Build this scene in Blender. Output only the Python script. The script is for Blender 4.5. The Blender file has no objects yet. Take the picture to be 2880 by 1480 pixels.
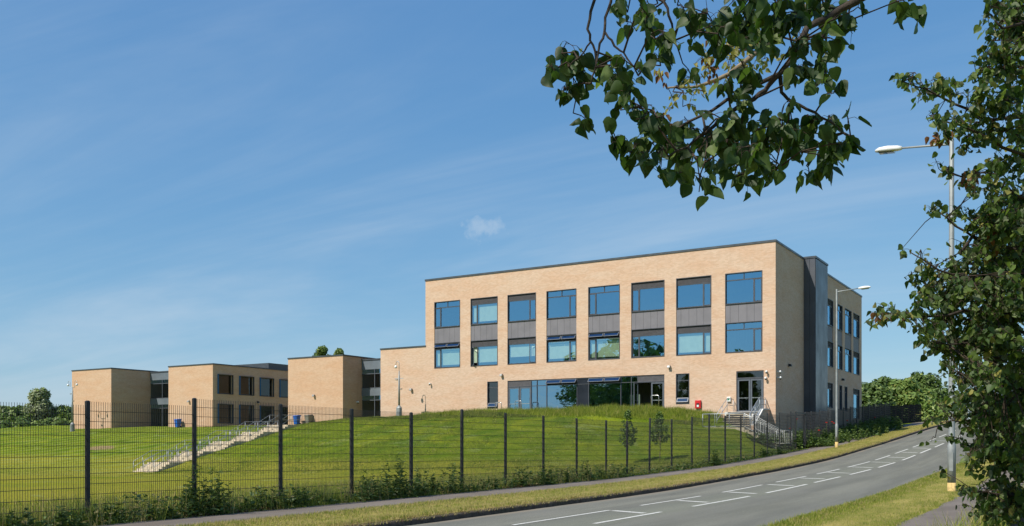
import bpy, math, random
import numpy as np
from mathutils import Vector, Matrix
PI = math.pi
S = bpy.context.scene
COL = S.collection
random.seed(7)
RNG = np.random.default_rng(11)

# ------------------------------------------------------------------ camera, sky, sun, exposure
# World axes: +Y runs along the road (uphill), +X is to the right of it, Z=0 is the eye height of the photographer.
F_PX, CX, HY = 2636.0, 1440.0, 1250.0
VX, VY = 0.5236, 0.8520
cam = bpy.data.cameras.new('camera'); cam_o = bpy.data.objects.new('camera', cam); COL.objects.link(cam_o)
cam.sensor_fit = 'HORIZONTAL'; cam.sensor_width = 36.0; cam.lens = F_PX / 2880 * 36
cam.shift_y = (HY - 740) / 2880; cam.clip_start = 0.1; cam.clip_end = 3000
cam_o.location = (0, 0, 0); cam_o.rotation_euler = (PI / 2, 0, math.atan2(VX, VY))
S.camera = cam_o

SUN_TRAVEL = Vector((0.371 * math.cos(math.radians(47)), 0.928 * math.cos(math.radians(47)), -math.sin(math.radians(47))))
to_sun = -SUN_TRAVEL
world = bpy.data.worlds.new('World'); S.world = world; world.use_nodes = True
wn, wl = world.node_tree.nodes, world.node_tree.links
wn.clear()
sky = wn.new('ShaderNodeTexSky'); sky.sky_type = 'NISHITA'; sky.sun_disc = False
sky.sun_elevation = math.radians(47); sky.sun_rotation = math.atan2(to_sun.x, to_sun.y)
sky.air_density = 1.0; sky.dust_density = 0.25; sky.ozone_density = 2.0; sky.altitude = 100
def wnode(t, **k):
    n = wn.new(t)
    for a, b in k.items(): setattr(n, a, b)
    return n
def wmath(op, a, b=None, c=None):
    n = wnode('ShaderNodeMath', operation=op)
    for i, s in enumerate((a, b, c)):
        if s is None: continue
        if isinstance(s, (int, float)): n.inputs[i].default_value = s
        else: wl.new(s, n.inputs[i])
    return n.outputs[0]
tc = wnode('ShaderNodeTexCoord'); sep = wnode('ShaderNodeSeparateXYZ'); wl.new(tc.outputs['Generated'], sep.inputs[0])
den = wmath('ADD', wmath('MAXIMUM', sep.outputs[2], 0.0), 0.12)
cx_ = wmath('DIVIDE', sep.outputs[0], den); cy_ = wmath('DIVIDE', sep.outputs[1], den)
comb = wnode('ShaderNodeCombineXYZ'); wl.new(cx_, comb.inputs[0]); wl.new(cy_, comb.inputs[1])
mp = wnode('ShaderNodeMapping'); wl.new(comb.outputs[0], mp.inputs[0])
mp.inputs['Rotation'].default_value = (0, 0, math.radians(-52)); mp.inputs['Scale'].default_value = (0.34, 1.35, 1)
nz = wnode('ShaderNodeTexNoise'); wl.new(mp.outputs[0], nz.inputs['Vector'])
nz.inputs['Scale'].default_value = 0.75; nz.inputs['Detail'].default_value = 8; nz.inputs['Roughness'].default_value = 0.6; nz.inputs['Distortion'].default_value = 0.9
rmp = wnode('ShaderNodeMapRange', interpolation_type='SMOOTHSTEP'); wl.new(nz.outputs['Fac'], rmp.inputs['Value'])
rmp.inputs['From Min'].default_value = 0.38; rmp.inputs['From Max'].default_value = 0.70
rmp.inputs['To Min'].default_value = 0.0; rmp.inputs['To Max'].default_value = 0.40
# one small fair-weather puff
vsub = wnode('ShaderNodeVectorMath', operation='SUBTRACT'); wl.new(tc.outputs['Generated'], vsub.inputs[0])
pd = Vector((-0.549, 0.836, 0.231)).normalized(); vsub.inputs[1].default_value = pd
mp2 = wnode('ShaderNodeMapping'); wl.new(vsub.outputs[0], mp2.inputs[0]); mp2.inputs['Scale'].default_value = (1, 1, 1.9)
vlen = wnode('ShaderNodeVectorMath', operation='LENGTH'); wl.new(mp2.outputs[0], vlen.inputs[0])
nz2 = wnode('ShaderNodeTexNoise'); wl.new(tc.outputs['Generated'], nz2.inputs['Vector']); nz2.inputs['Scale'].default_value = 55; nz2.inputs['Detail'].default_value = 5
nz2.inputs['Roughness'].default_value = 0.62
puff = wnode('ShaderNodeMapRange', interpolation_type='SMOOTHSTEP')
wl.new(wmath('ADD', vlen.outputs['Value'], wmath('MULTIPLY', wmath('SUBTRACT', nz2.outputs['Fac'], 0.5), 0.11)), puff.inputs['Value'])
puff.inputs['From Min'].default_value = 0.032; puff.inputs['From Max'].default_value = -0.012; puff.inputs['To Min'].default_value = 0; puff.inputs['To Max'].default_value = 0.36
nz3 = wnode('ShaderNodeTexNoise'); mp3 = wnode('ShaderNodeMapping'); wl.new(comb.outputs[0], mp3.inputs[0]); mp3.inputs['Rotation'].default_value = (0, 0, math.radians(-40)); mp3.inputs['Scale'].default_value = (0.5, 1.0, 1)
wl.new(mp3.outputs[0], nz3.inputs['Vector']); nz3.inputs['Scale'].default_value = 0.42; nz3.inputs['Detail'].default_value = 6; nz3.inputs['Roughness'].default_value = 0.62; nz3.inputs['Distortion'].default_value = 0.4
veil = wnode('ShaderNodeMapRange', interpolation_type='SMOOTHSTEP'); wl.new(nz3.outputs['Fac'], veil.inputs['Value'])
veil.inputs['From Min'].default_value = 0.35; veil.inputs['From Max'].default_value = 0.68; veil.inputs['To Min'].default_value = 0.0; veil.inputs['To Max'].default_value = 1.0
wisps = wmath('ADD', wmath('MULTIPLY', rmp.outputs[0], wmath('MULTIPLY_ADD', veil.outputs[0], 0.7, 0.25)), wmath('MULTIPLY', veil.outputs[0], 0.07))
cover = wmath('MAXIMUM', wisps, puff.outputs[0])
ssep = wnode('ShaderNodeSeparateColor'); wl.new(sky.outputs[0], ssep.inputs[0]); scomb = wnode('ShaderNodeCombineColor')
for i_, (a_, g_) in enumerate(((0.61, 0.89), (1.26, 0.63), (2.50, 0.375))):      # hazy summer air: the sky's contrast eased towards the horizon
    wl.new(wmath('MULTIPLY', wmath('POWER', ssep.outputs[i_], g_), a_), scomb.inputs[i_])
mixc = wnode('ShaderNodeMixRGB'); wl.new(cover, mixc.inputs['Fac']); wl.new(scomb.outputs[0], mixc.inputs[1]); mixc.inputs[2].default_value = (4.6, 5.2, 5.8, 1)
bg = wnode('ShaderNodeBackground'); wl.new(mixc.outputs[0], bg.inputs['Color']); bg.inputs['Strength'].default_value = 0.10
wo = wnode('ShaderNodeOutputWorld'); wl.new(bg.outputs[0], wo.inputs['Surface'])

sun = bpy.data.lights.new('sun', 'SUN'); sun.energy = 4.0; sun.angle = math.radians(0.53); sun.color = (1.0, 0.93, 0.82)
sun_o = bpy.data.objects.new('sun', sun); COL.objects.link(sun_o)
sun_o.rotation_euler = SUN_TRAVEL.to_track_quat('-Z', 'Y').to_euler(); sun_o.location = (-30, -60, 80)

S.view_settings.view_transform = 'Standard'; S.view_settings.look = 'None'
S.view_settings.exposure = 0.5; S.view_settings.gamma = 1.0; S.view_settings.use_curve_mapping = False
S.render.engine = 'CYCLES'
S.cycles.max_bounces = 8; S.cycles.transparent_max_bounces = 24; S.cycles.glossy_bounces = 4; S.cycles.diffuse_bounces = 3
S.cycles.sample_clamp_indirect = 6.0; S.cycles.caustics_reflective = False; S.cycles.caustics_refractive = False

# ------------------------------------------------------------------ helpers
def at(px, py, Y):
    """photo ray at depth Y -> world point"""
    X = (px - CX) / F_PX * Y
    return Vector((VY * X - VX * Y, VX * X + VY * Y, (HY - py) / F_PX * Y))

def tag(o, label=None, cat=None, group=None, kind=None):
    if label: o['label'] = label
    if cat: o['category'] = cat
    if group: o['group'] = group
    if kind: o['kind'] = kind
    return o

def empty(name, loc, label=None, cat=None, group=None):
    o = bpy.data.objects.new(name, None); COL.objects.link(o); o.location = loc; o.empty_display_size = 0.3
    o['base'] = [float(c) for c in loc]
    return tag(o, label, cat, group)

def base_of(o):
    while o is not None:
        if 'base' in o: return Vector(o['base'])
        o = o.parent
    return Vector((0, 0, 0))

class MB:
    def __init__(self, f=None): self.v, self.fc, self.mi, self.f = [], [], [], f
    def pt(self, p):
        p = self.f(*p) if self.f else p
        self.v.append(tuple(p)); return len(self.v) - 1
    def face(self, pts, m=0):
        self.fc.append([self.pt(p) for p in pts]); self.mi.append(m); return self
    def quad(self, a, b, c, d, m=0): return self.face((a, b, c, d), m)
    def box(self, x0, x1, y0, y1, z0, z1, m=0):
        i = [self.pt(p) for p in ((x0,y0,z0),(x1,y0,z0),(x1,y1,z0),(x0,y1,z0),(x0,y0,z1),(x1,y0,z1),(x1,y1,z1),(x0,y1,z1))]
        for q in ((3,2,1,0),(4,5,6,7),(0,1,5,4),(1,2,6,5),(2,3,7,6),(3,0,4,7)):
            self.fc.append([i[k] for k in q]); self.mi.append(m)
        return self
    def hexa(self, P, m=0):
        i = [self.pt(p) for p in P]
        for q in ((3,2,1,0),(4,5,6,7),(0,1,5,4),(1,2,6,5),(2,3,7,6),(3,0,4,7)):
            self.fc.append([i[k] for k in q]); self.mi.append(m)
        return self
    def tube(self, pts, r, n=8, cap=True, m=0):
        pts = [Vector(p) for p in pts]; k = len(pts)
        if not isinstance(r, (list, tuple)): r = [r] * k
        rings = []; ref = None
        for i in range(k):
            d = (pts[min(i + 1, k - 1)] - pts[max(i - 1, 0)])
            if d.length < 1e-9: d = Vector((0, 0, 1))
            d.normalize()
            if ref is None:
                ref = Vector((0, 0, 1)) if abs(d.z) < 0.9 else Vector((1, 0, 0))
            a = ref - d * ref.dot(d)
            if a.length < 1e-6: a = d.orthogonal()
            a.normalize(); ref = a; b = d.cross(a)
            rings.append([self.pt(pts[i] + (a * math.cos(2 * PI * j / n) + b * math.sin(2 * PI * j / n)) * r[i]) for j in range(n)])
        for i in range(k - 1):
            for j in range(n):
                self.fc.append([rings[i][j], rings[i][(j + 1) % n], rings[i + 1][(j + 1) % n], rings[i + 1][j]]); self.mi.append(m)
        if cap:
            self.fc.append(rings[0][::-1]); self.mi.append(m); self.fc.append(rings[-1]); self.mi.append(m)
        return self
    def lathe(self, c, prof, n=14, m=0):
        rings = [[self.pt((c[0] + r * math.cos(2 * PI * j / n), c[1] + r * math.sin(2 * PI * j / n), c[2] + z)) for j in range(n)] for r, z in prof]
        for i in range(len(rings) - 1):
            for j in range(n):
                self.fc.append([rings[i][j], rings[i][(j + 1) % n], rings[i + 1][(j + 1) % n], rings[i + 1][j]]); self.mi.append(m)
        self.fc.append(rings[0][::-1]); self.mi.append(m); self.fc.append(rings[-1]); self.mi.append(m)
        return self
    def build(self, name, mats, parent=None, smooth=False, bevel=0.0):
        b = base_of(parent)
        me = bpy.data.meshes.new(name)
        me.from_pydata([(x - b.x, y - b.y, z - b.z) for x, y, z in self.v], [], self.fc)
        if not isinstance(mats, (list, tuple)): mats = [mats]
        for mt in mats: me.materials.append(M[mt])
        if len(mats) > 1: me.polygons.foreach_set('material_index', self.mi)
        if smooth: me.polygons.foreach_set('use_smooth', [True] * len(me.polygons))
        me.update()
        return link(name, me, parent, bevel)

def link(name, me, parent=None, bevel=0.0):
    o = bpy.data.objects.new(name, me); COL.objects.link(o)
    if parent: o.parent = parent
    if bevel:
        md = o.modifiers.new('bevel', 'BEVEL'); md.width = bevel; md.segments = 2; md.limit_method = 'ANGLE'
    return o

def np_mesh(name, V, Fq, mats, mi=None, parent=None, smooth=False):
    """V (n,3), Fq (m,k) faces of equal size k"""
    b = base_of(parent)
    V = V - np.array(b)[None]
    me = bpy.data.meshes.new(name); k = Fq.shape[1]
    me.vertices.add(len(V)); me.vertices.foreach_set('co', V.astype(np.float32).ravel())
    me.loops.add(Fq.size); me.loops.foreach_set('vertex_index', Fq.astype(np.int32).ravel())
    me.polygons.add(len(Fq)); me.polygons.foreach_set('loop_start', np.arange(0, Fq.size, k, dtype=np.int32))
    if not isinstance(mats, (list, tuple)): mats = [mats]
    for mt in mats: me.materials.append(M[mt])
    if mi is not None: me.polygons.foreach_set('material_index', mi.astype(np.int32))
    if smooth: me.polygons.foreach_set('use_smooth', np.ones(len(Fq), dtype=bool))
    me.update(calc_edges=True); me.validate()
    return link(name, me, parent)

# ------------------------------------------------------------------ materials
M = {}
class NT:
    def __init__(self, name):
        self.m = bpy.data.materials.new(name); self.m.use_nodes = True
        self.n, self.l = self.m.node_tree.nodes, self.m.node_tree.links
        self.n.clear(); self.out = self.n.new('ShaderNodeOutputMaterial'); M[name] = self.m
    def node(self, t, **k):
        x = self.n.new(t)
        for a, b in k.items(): setattr(x, a, b)
        return x
    def put(self, s, sock):
        if isinstance(s, (int, float)): sock.default_value = s
        elif isinstance(s, tuple): sock.default_value = s if len(s) == 4 or len(sock.default_value) == 3 else (*s, 1)
        else: self.l.new(s, sock)
    def math(self, op, a, b=0.0, c=None):
        x = self.node('ShaderNodeMath', operation=op); self.put(a, x.inputs[0]); self.put(b, x.inputs[1])
        if c is not None: self.put(c, x.inputs[2])
        return x.outputs[0]
    def pos(self): return self.node('ShaderNodeNewGeometry').outputs['Position']
    def obj(self): return self.node('ShaderNodeTexCoord').outputs['Object']
    def xyz(self, v):
        s = self.node('ShaderNodeSeparateXYZ'); self.l.new(v, s.inputs[0]); return s.outputs
    def comb(self, a, b, c=0.0):
        s = self.node('ShaderNodeCombineXYZ'); self.put(a, s.inputs[0]); self.put(b, s.inputs[1]); self.put(c, s.inputs[2]); return s.outputs[0]
    def mapping(self, v, scale=(1,1,1), rot=(0,0,0)):
        x = self.node('ShaderNodeMapping'); self.l.new(v, x.inputs[0]); x.inputs['Scale'].default_value = scale; x.inputs['Rotation'].default_value = rot; return x.outputs[0]
    def noise(self, v, scale, detail=4, rough=0.55, dist=0.0):
        x = self.node('ShaderNodeTexNoise'); self.l.new(v, x.inputs['Vector']); x.inputs['Scale'].default_value = scale
        x.inputs['Detail'].default_value = detail; x.inputs['Roughness'].default_value = rough; x.inputs['Distortion'].default_value = dist
        return x.outputs['Fac']
    def rng(self, v, a, b, c=0.0, d=1.0):
        x = self.node('ShaderNodeMapRange', interpolation_type='SMOOTHSTEP'); self.put(v, x.inputs['Value'])
        for k, val in zip(('From Min', 'From Max', 'To Min', 'To Max'), (a, b, c, d)): x.inputs[k].default_value = val
        return x.outputs[0]
    def mix(self, f, a, b, mode='MIX'):
        x = self.node('ShaderNodeMixRGB', blend_type=mode); self.put(f, x.inputs['Fac']); self.put(a, x.inputs[1]); self.put(b, x.inputs[2]); return x.outputs[0]
    def bump(self, h, strength=0.3, dist=0.02):
        x = self.node('ShaderNodeBump'); self.l.new(h, x.inputs['Height']); x.inputs['Strength'].default_value = strength; x.inputs['Distance'].default_value = dist; return x.outputs[0]
    def bsdf(self, color, rough=0.7, metal=0.0, spec=0.5, normal=None):
        x = self.node('ShaderNodeBsdfPrincipled'); self.put(color, x.inputs['Base Color']); self.put(rough, x.inputs['Roughness'])
        x.inputs['Metallic'].default_value = metal; x.inputs['Specular IOR Level'].default_value = spec
        if normal is not None: self.l.new(normal, x.inputs['Normal'])
        return x.outputs[0]
    def done(self, s): self.l.new(s, self.out.inputs['Surface']); return self.m

def simple(name, col, rough=0.6, metal=0.0, spec=0.5, var=0.15, scale=6.0, bump=0.0):
    t = NT(name); p = t.pos(); n = t.noise(p, scale, 5)
    c2 = tuple(c * (1 - var) for c in col); c3 = tuple(min(1, c * (1 + var)) for c in col)
    c = t.mix(t.rng(n, 0.3, 0.7), c2, c3)
    nm = t.bump(t.noise(p, scale * 6, 3), bump, 0.01) if bump else None
    t.done(t.bsdf(c, t.rng(n, 0.2, 0.8, max(0.05, rough - 0.08), rough + 0.08), metal, spec, nm))

def brick(name, c1, c2, mortar, warm):
    t = NT(name); p = t.pos(); x, y, z = t.xyz(p)
    v = t.comb(t.math('ADD', x, y), z)
    b = t.node('ShaderNodeTexBrick'); t.l.new(v, b.inputs['Vector'])
    b.inputs['Color1'].default_value = (*c1, 1); b.inputs['Color2'].default_value = (*c2, 1); b.inputs['Mortar'].default_value = (*mortar, 1)
    b.inputs['Scale'].default_value = 1.0; b.inputs['Mortar Size'].default_value = 0.006; b.inputs['Mortar Smooth'].default_value = 0.1
    b.inputs['Bias'].default_value = -0.1; b.inputs['Brick Width'].default_value = 0.225; b.inputs['Row Height'].default_value = 0.075
    big = t.noise(t.mapping(p, (0.35, 0.35, 1.3)), 0.9, 6, 0.65)
    c = t.mix(t.rng(big, 0.38, 0.66, 0, 0.6), b.outputs['Color'], warm, 'MULTIPLY')
    pale = t.noise(t.mapping(p, (0.35, 0.35, 1.2)), 1.7, 6, 0.7)
    c = t.mix(t.rng(pale, 0.52, 0.75, 0, 0.28), c, (0.70, 0.57, 0.46))
    stk = t.noise(t.mapping(p, (2.2, 2.2, 0.12)), 1.6, 5, 0.65)
    c = t.mix(t.rng(stk, 0.55, 0.78, 0, 0.28), c, tuple(k * 0.74 for k in c2))
    fine = t.noise(p, 28, 3)
    c = t.mix(t.rng(fine, 0.3, 0.7, 0, 0.25), c, tuple(k * 0.72 for k in c1))
    nm = t.bump(t.math('SUBTRACT', 1.0, b.outputs['Fac']), 0.5, 0.01)
    t.done(t.bsdf(c, 0.9, 0, 0.2, nm))
brick('buff_brick', (0.655, 0.47, 0.345), (0.55, 0.375, 0.26), (0.55, 0.475, 0.40), (0.95, 0.81, 0.70))
brick('tan_brick', (0.61, 0.41, 0.275), (0.53, 0.34, 0.22), (0.50, 0.41, 0.32), (0.96, 0.84, 0.74))
simple('frame_grey', (0.058, 0.062, 0.075), 0.45, 0.0, 0.5, 0.1, 3)
simple('coping_grey', (0.07, 0.08, 0.09), 0.4, 0.3, 0.5, 0.1, 2)
simple('panel_grey', (0.172, 0.166, 0.185), 0.6, 0.0, 0.4, 0.07, 1.2)
simple('clad_grey', (0.075, 0.082, 0.098), 0.38, 0.15, 0.5, 0.1, 0.8)
simple('louvre_grey', (0.115, 0.113, 0.122), 0.55, 0, 0.4, 0.1, 4)
simple('fascia_blue_grey', (0.16, 0.19, 0.22), 0.4, 0.2, 0.5, 0.08, 1)
simple('dark_panel', (0.02, 0.024, 0.034), 0.15, 0, 0.5, 0.1, 1)
simple('blue_reveal', (0.02, 0.13, 0.30), 0.5, 0, 0.4, 0.1, 2)
simple('blind', (0.70, 0.78, 0.62), 0.85, 0, 0.2, 0.06, 3)
simple('plaster', (0.42, 0.42, 0.40), 0.9, 0, 0.2, 0.06, 2)
simple('floor_vinyl', (0.16, 0.17, 0.18), 0.6, 0, 0.3, 0.1, 2)
simple('roof_membrane', (0.16, 0.165, 0.17), 0.8, 0, 0.2, 0.15, 1)
simple('galvanised', (0.36, 0.39, 0.42), 0.5, 0.5, 0.5, 0.12, 5)
simple('stainless', (0.62, 0.62, 0.62), 0.28, 0.9, 0.5, 0.08, 5)
simple('lamp_column', (0.27, 0.29, 0.29), 0.55, 0.3, 0.5, 0.14, 4)
simple('lantern_white', (0.72, 0.73, 0.73), 0.35, 0, 0.5, 0.04, 4)
simple('yellow_paint', (0.56, 0.40, 0.16), 0.8, 0, 0.3, 0.3, 14)
simple('fence_black', (0.016, 0.017, 0.02), 0.5, 0.0, 0.5, 0.15, 6)
simple('board_black', (0.018, 0.018, 0.018), 0.9, 0.0, 0.1, 0.3, 6)
simple('wire_black', (0.018, 0.018, 0.02), 0.5, 0.0, 0.5, 0.1, 6)
simple('sandy_concrete', (0.53, 0.455, 0.335), 0.9, 0, 0.2, 0.22, 5, 0.4)
simple('step_dark', (0.05, 0.048, 0.045), 0.8, 0, 0.2, 0.2, 9)
simple('white_concrete', (0.62, 0.61, 0.58), 0.85, 0, 0.2, 0.12, 4, 0.2)
simple('bin_blue', (0.012, 0.11, 0.46), 0.45, 0, 0.5, 0.08, 5)
simple('lamp_grey', (0.33, 0.33, 0.32), 0.4, 0.2, 0.5, 0.08, 5)
simple('bin_grey', (0.20, 0.19, 0.16), 0.6, 0, 0.4, 0.1, 5)
simple('rubber', (0.015, 0.015, 0.015), 0.7, 0, 0.3, 0.1, 5)
simple('signal_red', (0.52, 0.015, 0.018), 0.4, 0, 0.5, 0.08, 4)
simple('white_plastic', (0.74, 0.74, 0.72), 0.45, 0, 0.5, 0.04, 4)
simple('sign_green', (0.005, 0.22, 0.10), 0.5, 0, 0.4, 0.05, 4)
simple('black_plastic', (0.012, 0.012, 0.013), 0.45, 0, 0.5, 0.1, 4)
simple('cream_card', (0.62, 0.66, 0.50), 0.8, 0, 0.2, 0.05, 3)
simple('door_edge', (0.105, 0.12, 0.145), 0.42, 0.1, 0.5, 0.06, 4)
simple('orange_board', (0.6, 0.20, 0.05), 0.7, 0, 0.3, 0.1, 3)
simple('bark', (0.052, 0.042, 0.034), 0.9, 0, 0.2, 0.35, 22, 0.5)
simple('bark_pale', (0.22, 0.175, 0.12), 0.9, 0, 0.2, 0.3, 16, 0.5)
simple('twig', (0.05, 0.036, 0.026), 0.85, 0, 0.2, 0.3, 30)
simple('poppy_red', (0.62, 0.03, 0.012), 0.7, 0, 0.3, 0.12, 20)
simple('timber_grey', (0.17, 0.16, 0.15), 0.9, 0, 0.2, 0.3, 18, 0.4)
simple('soil', (0.10, 0.068, 0.045), 0.95, 0, 0.1, 0.4, 9, 0.6)

def leaf(name, col, trans, tw=0.42, rough=0.5, spec=0.35):
    t = NT(name); p = t.pos(); n = t.noise(p, 14, 3)
    rnd = t.node('ShaderNodeObjectInfo').outputs['Random']
    c = t.mix(t.rng(n, 0.3, 0.7), tuple(k * 0.78 for k in col), tuple(k * 1.2 for k in col))
    c = t.mix(t.math('MULTIPLY', rnd, 0.3), c, tuple(k * 1.35 for k in col))
    a = t.bsdf(c, rough, 0, spec)
    tr = t.node('ShaderNodeBsdfTranslucent'); t.put(trans, tr.inputs['Color'])
    mx = t.node('ShaderNodeMixShader'); mx.inputs[0].default_value = tw; t.l.new(a, mx.inputs[1]); t.l.new(tr.outputs[0], mx.inputs[2])
    t.done(mx.outputs[0])
leaf('leaf_dark', (0.030, 0.058, 0.016), (0.05, 0.12, 0.012))
leaf('leaf_mid', (0.050, 0.089, 0.023), (0.095, 0.189, 0.021))
leaf('leaf_light', (0.111, 0.163, 0.039), (0.208, 0.325, 0.039))
leaf('leaf_yellow', (0.260, 0.247, 0.065), (0.416, 0.390, 0.065))
leaf('leaf_brown', (0.16, 0.075, 0.028), (0.20, 0.09, 0.02))
leaf('leaf_grey', (0.156, 0.186, 0.102), (0.168, 0.228, 0.084))
leaf('hazed_leaf', (0.30, 0.34, 0.19), (0.28, 0.33, 0.15), 0.35)  # distance haze painted into the leaf colour by lightening it
leaf('hedge_a', (0.085, 0.131, 0.035), (0.124, 0.211, 0.035), 0.25)
leaf('hedge_b', (0.131, 0.202, 0.046), (0.176, 0.299, 0.044), 0.25)
leaf('hedge_c', (0.202, 0.264, 0.064), (0.264, 0.369, 0.053), 0.25)
leaf('weed_a', (0.075, 0.123, 0.036), (0.105, 0.195, 0.030), 0.25)
leaf('weed_b', (0.135, 0.188, 0.054), (0.180, 0.285, 0.045), 0.25)
leaf('grass_a', (0.140, 0.193, 0.024), (0.210, 0.280, 0.028), 0.3, 0.7, 0.12)
leaf('grass_b', (0.238, 0.269, 0.046), (0.332, 0.372, 0.051), 0.3, 0.7, 0.12)
leaf('grass_c', (0.413, 0.344, 0.144), (0.450, 0.375, 0.125), 0.3, 0.7, 0.12)
leaf('grass_d', (0.083, 0.135, 0.030), (0.105, 0.180, 0.030), 0.3, 0.7, 0.12)

# mown lawn, with drier flats, mowing stripes and a bald patch
t = NT('lawn'); p = t.pos(); x, y, z = t.xyz(p)
big = t.noise(t.mapping(p, (1, 1, 0)), 0.10, 4, 0.6, 0.4)
mid = t.noise(t.mapping(p, (0.6, 1.0, 0), (0, 0, 0.5)), 0.55, 6, 0.65, 0.6)
fine = t.noise(p, 9, 5, 0.7)
c = t.mix(t.rng(mid, 0.35, 0.68), (0.085, 0.155, 0.010), (0.235, 0.270, 0.018))
c = t.mix(t.rng(big, 0.42, 0.66, 0, 0.75), c, (0.140, 0.190, 0.012))
dry = t.math('MULTIPLY', t.rng(z, -0.75, -1.35), t.rng(big, 0.3, 0.6, 0.35, 0.9))
c = t.mix(dry, c, (0.31, 0.275, 0.040))
wv = t.node('ShaderNodeTexWave', wave_type='BANDS', bands_direction='X'); t.l.new(t.mapping(p, (1, 1, 0), (0, 0, math.radians(62))), wv.inputs['Vector'])
wv.inputs['Scale'].default_value = 0.19; wv.inputs['Distortion'].default_value = 2.2; wv.inputs['Detail'].default_value = 3
c = t.mix(t.math('MULTIPLY', t.math('MULTIPLY', t.rng(wv.outputs['Fac'], 0.3, 0.7), 0.42), t.rng(x, -56, -66, 0.15, 1.0)), c, (0.27, 0.30, 0.075))
shn = t.noise(t.mapping(p, (0.55, 1.3, 0), (0, 0, 0.9)), 0.42, 5, 0.7, 1.4)
c = t.mix(t.rng(shn, 0.56, 0.72, 0, 0.55), c, (0.30, 0.345, 0.155))
c = t.mix(t.rng(fine, 0.35, 0.7, 0, 0.32), c, (0.075, 0.115, 0.018))
bx = t.math('DIVIDE', t.math('SUBTRACT', x, -79.0), 2.6); by = t.math('DIVIDE', t.math('SUBTRACT', y, 54.6), 0.9)
bd = t.math('ADD', t.math('SQRT', t.math('ADD', t.math('MULTIPLY', bx, bx), t.math('MULTIPLY', by, by))), t.math('MULTIPLY', t.math('SUBTRACT', mid, 0.5), 1.6))
c = t.mix(t.rng(bd, 1.0, 0.6, 0, 0.8), c, (0.30, 0.205, 0.125))
t.done(t.bsdf(c, 1.0, 0, 0.0, t.bump(t.math('ADD', fine, t.math('MULTIPLY', mid, 1.2)), 0.8, 0.12)))

def verge(name, dry_edge):
    t = NT(name); p = t.pos(); x, y, z = t.xyz(p)
    n1 = t.noise(t.mapping(p, (1, 0.45, 0)), 1.1, 5, 0.65); n2 = t.noise(p, 14, 5, 0.7); n3 = t.noise(t.mapping(p, (1, .3, 0)), 0.35, 3)
    c = t.mix(t.rng(n1, 0.35, 0.65), (0.23, 0.225, 0.045), (0.40, 0.325, 0.10))
    e = t.math('ADD', t.math('MULTIPLY', t.math('SUBTRACT', x, dry_edge), 1.0), t.math('MULTIPLY', t.math('SUBTRACT', n3, 0.5), 1.6))
    c = t.mix(t.rng(e, -0.75, 0.0, 0, 0.85), c, (0.40, 0.30, 0.135))
    c = t.mix(t.rng(n2, 0.35, 0.75, 0, 0.45), c, (0.10, 0.11, 0.028))
    t.done(t.bsdf(c, 0.95, 0, 0.1, t.bump(n2, 0.9, 0.06)))
verge('verge_grass', -11.95); verge('near_verge_grass', 2.0)

t = NT('asphalt'); p = t.pos(); x, y, z = t.xyz(p)
n1 = t.noise(p, 30, 5, 0.85); n2 = t.noise(t.mapping(p, (1.0, 0.07, 0)), 1.6, 5, 0.6); n3 = t.noise(p, 0.35, 4); n4 = t.noise(p, 150, 2)
c = t.mix(t.rng(n2, 0.35, 0.65), (0.155, 0.152, 0.120), (0.210, 0.205, 0.164))
hatch = t.math('MULTIPLY', t.rng(x, -9.75, -9.5), t.rng(x, -8.0, -8.3))
c = t.mix(t.math('MULTIPLY', hatch, 0.6), c, (0.190, 0.196, 0.146))
c = t.mix(t.rng(n1, 0.38, 0.72, 0, 0.6), c, (0.062, 0.064, 0.058))
c = t.mix(t.rng(n4, 0.58, 0.72, 0, 0.5), c, (0.27, 0.27, 0.25))
c = t.mix(t.rng(n3, 0.52, 0.72, 0, 0.3), c, (0.20, 0.19, 0.165))
tr = t.math('ABSOLUTE', t.math('SUBTRACT', t.math('FRACT', t.math('MULTIPLY', t.math('ADD', x, 11.3), 0.55)), 0.5))
c = t.mix(t.rng(tr, 0.1, 0.4, 0, 0.22), c, (0.10, 0.10, 0.092))
ck = t.math('ABSOLUTE', t.math('SUBTRACT', t.math('FRACT', t.math('MULTIPLY', t.math('ADD', y, t.math('MULTIPLY', t.noise(p, 0.7, 5, 0.7), 5.0)), 0.083)), 0.5))
c = t.mix(t.math('MULTIPLY', t.rng(ck, 0.006, 0.001), t.rng(n3, 0.4, 0.6, 0.1, 0.6)), c, (0.04, 0.04, 0.038))
edge = t.rng(x, -11.35, -11.8); c = t.mix(t.math('MULTIPLY', edge, t.rng(n3, 0.3, 0.6)), c, (0.235, 0.195, 0.145))
t.done(t.bsdf(c, t.rng(n1, 0.2, 0.8, 0.75, 0.95), 0, 0.3, t.bump(n1, 0.5, 0.01)))
t = NT('path_asphalt'); p = t.pos()
n1 = t.noise(p, 60, 4, 0.75); n2 = t.noise(t.mapping(p, (1, 0.4, 0)), 0.9, 5, 0.65); n3 = t.noise(t.mapping(p, (1, 0.3, 0)), 2.3, 5, 0.7)
c = t.mix(t.rng(n2, 0.35, 0.65), (0.150, 0.125, 0.103), (0.200, 0.170, 0.145))
c = t.mix(t.rng(n3, 0.58, 0.75, 0, 0.5), c, (0.085, 0.08, 0.075))
c = t.mix(t.rng(n1, 0.4, 0.75, 0, 0.5), c, (0.08, 0.07, 0.06))
t.done(t.bsdf(c, 0.9, 0, 0.25, t.bump(n1, 0.4, 0.008)))
t = NT('kerb_stone'); p = t.pos(); n1 = t.noise(p, 7, 5, 0.7); n2 = t.noise(t.mapping(p, (1, .2, 1)), 2.0, 4)
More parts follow.
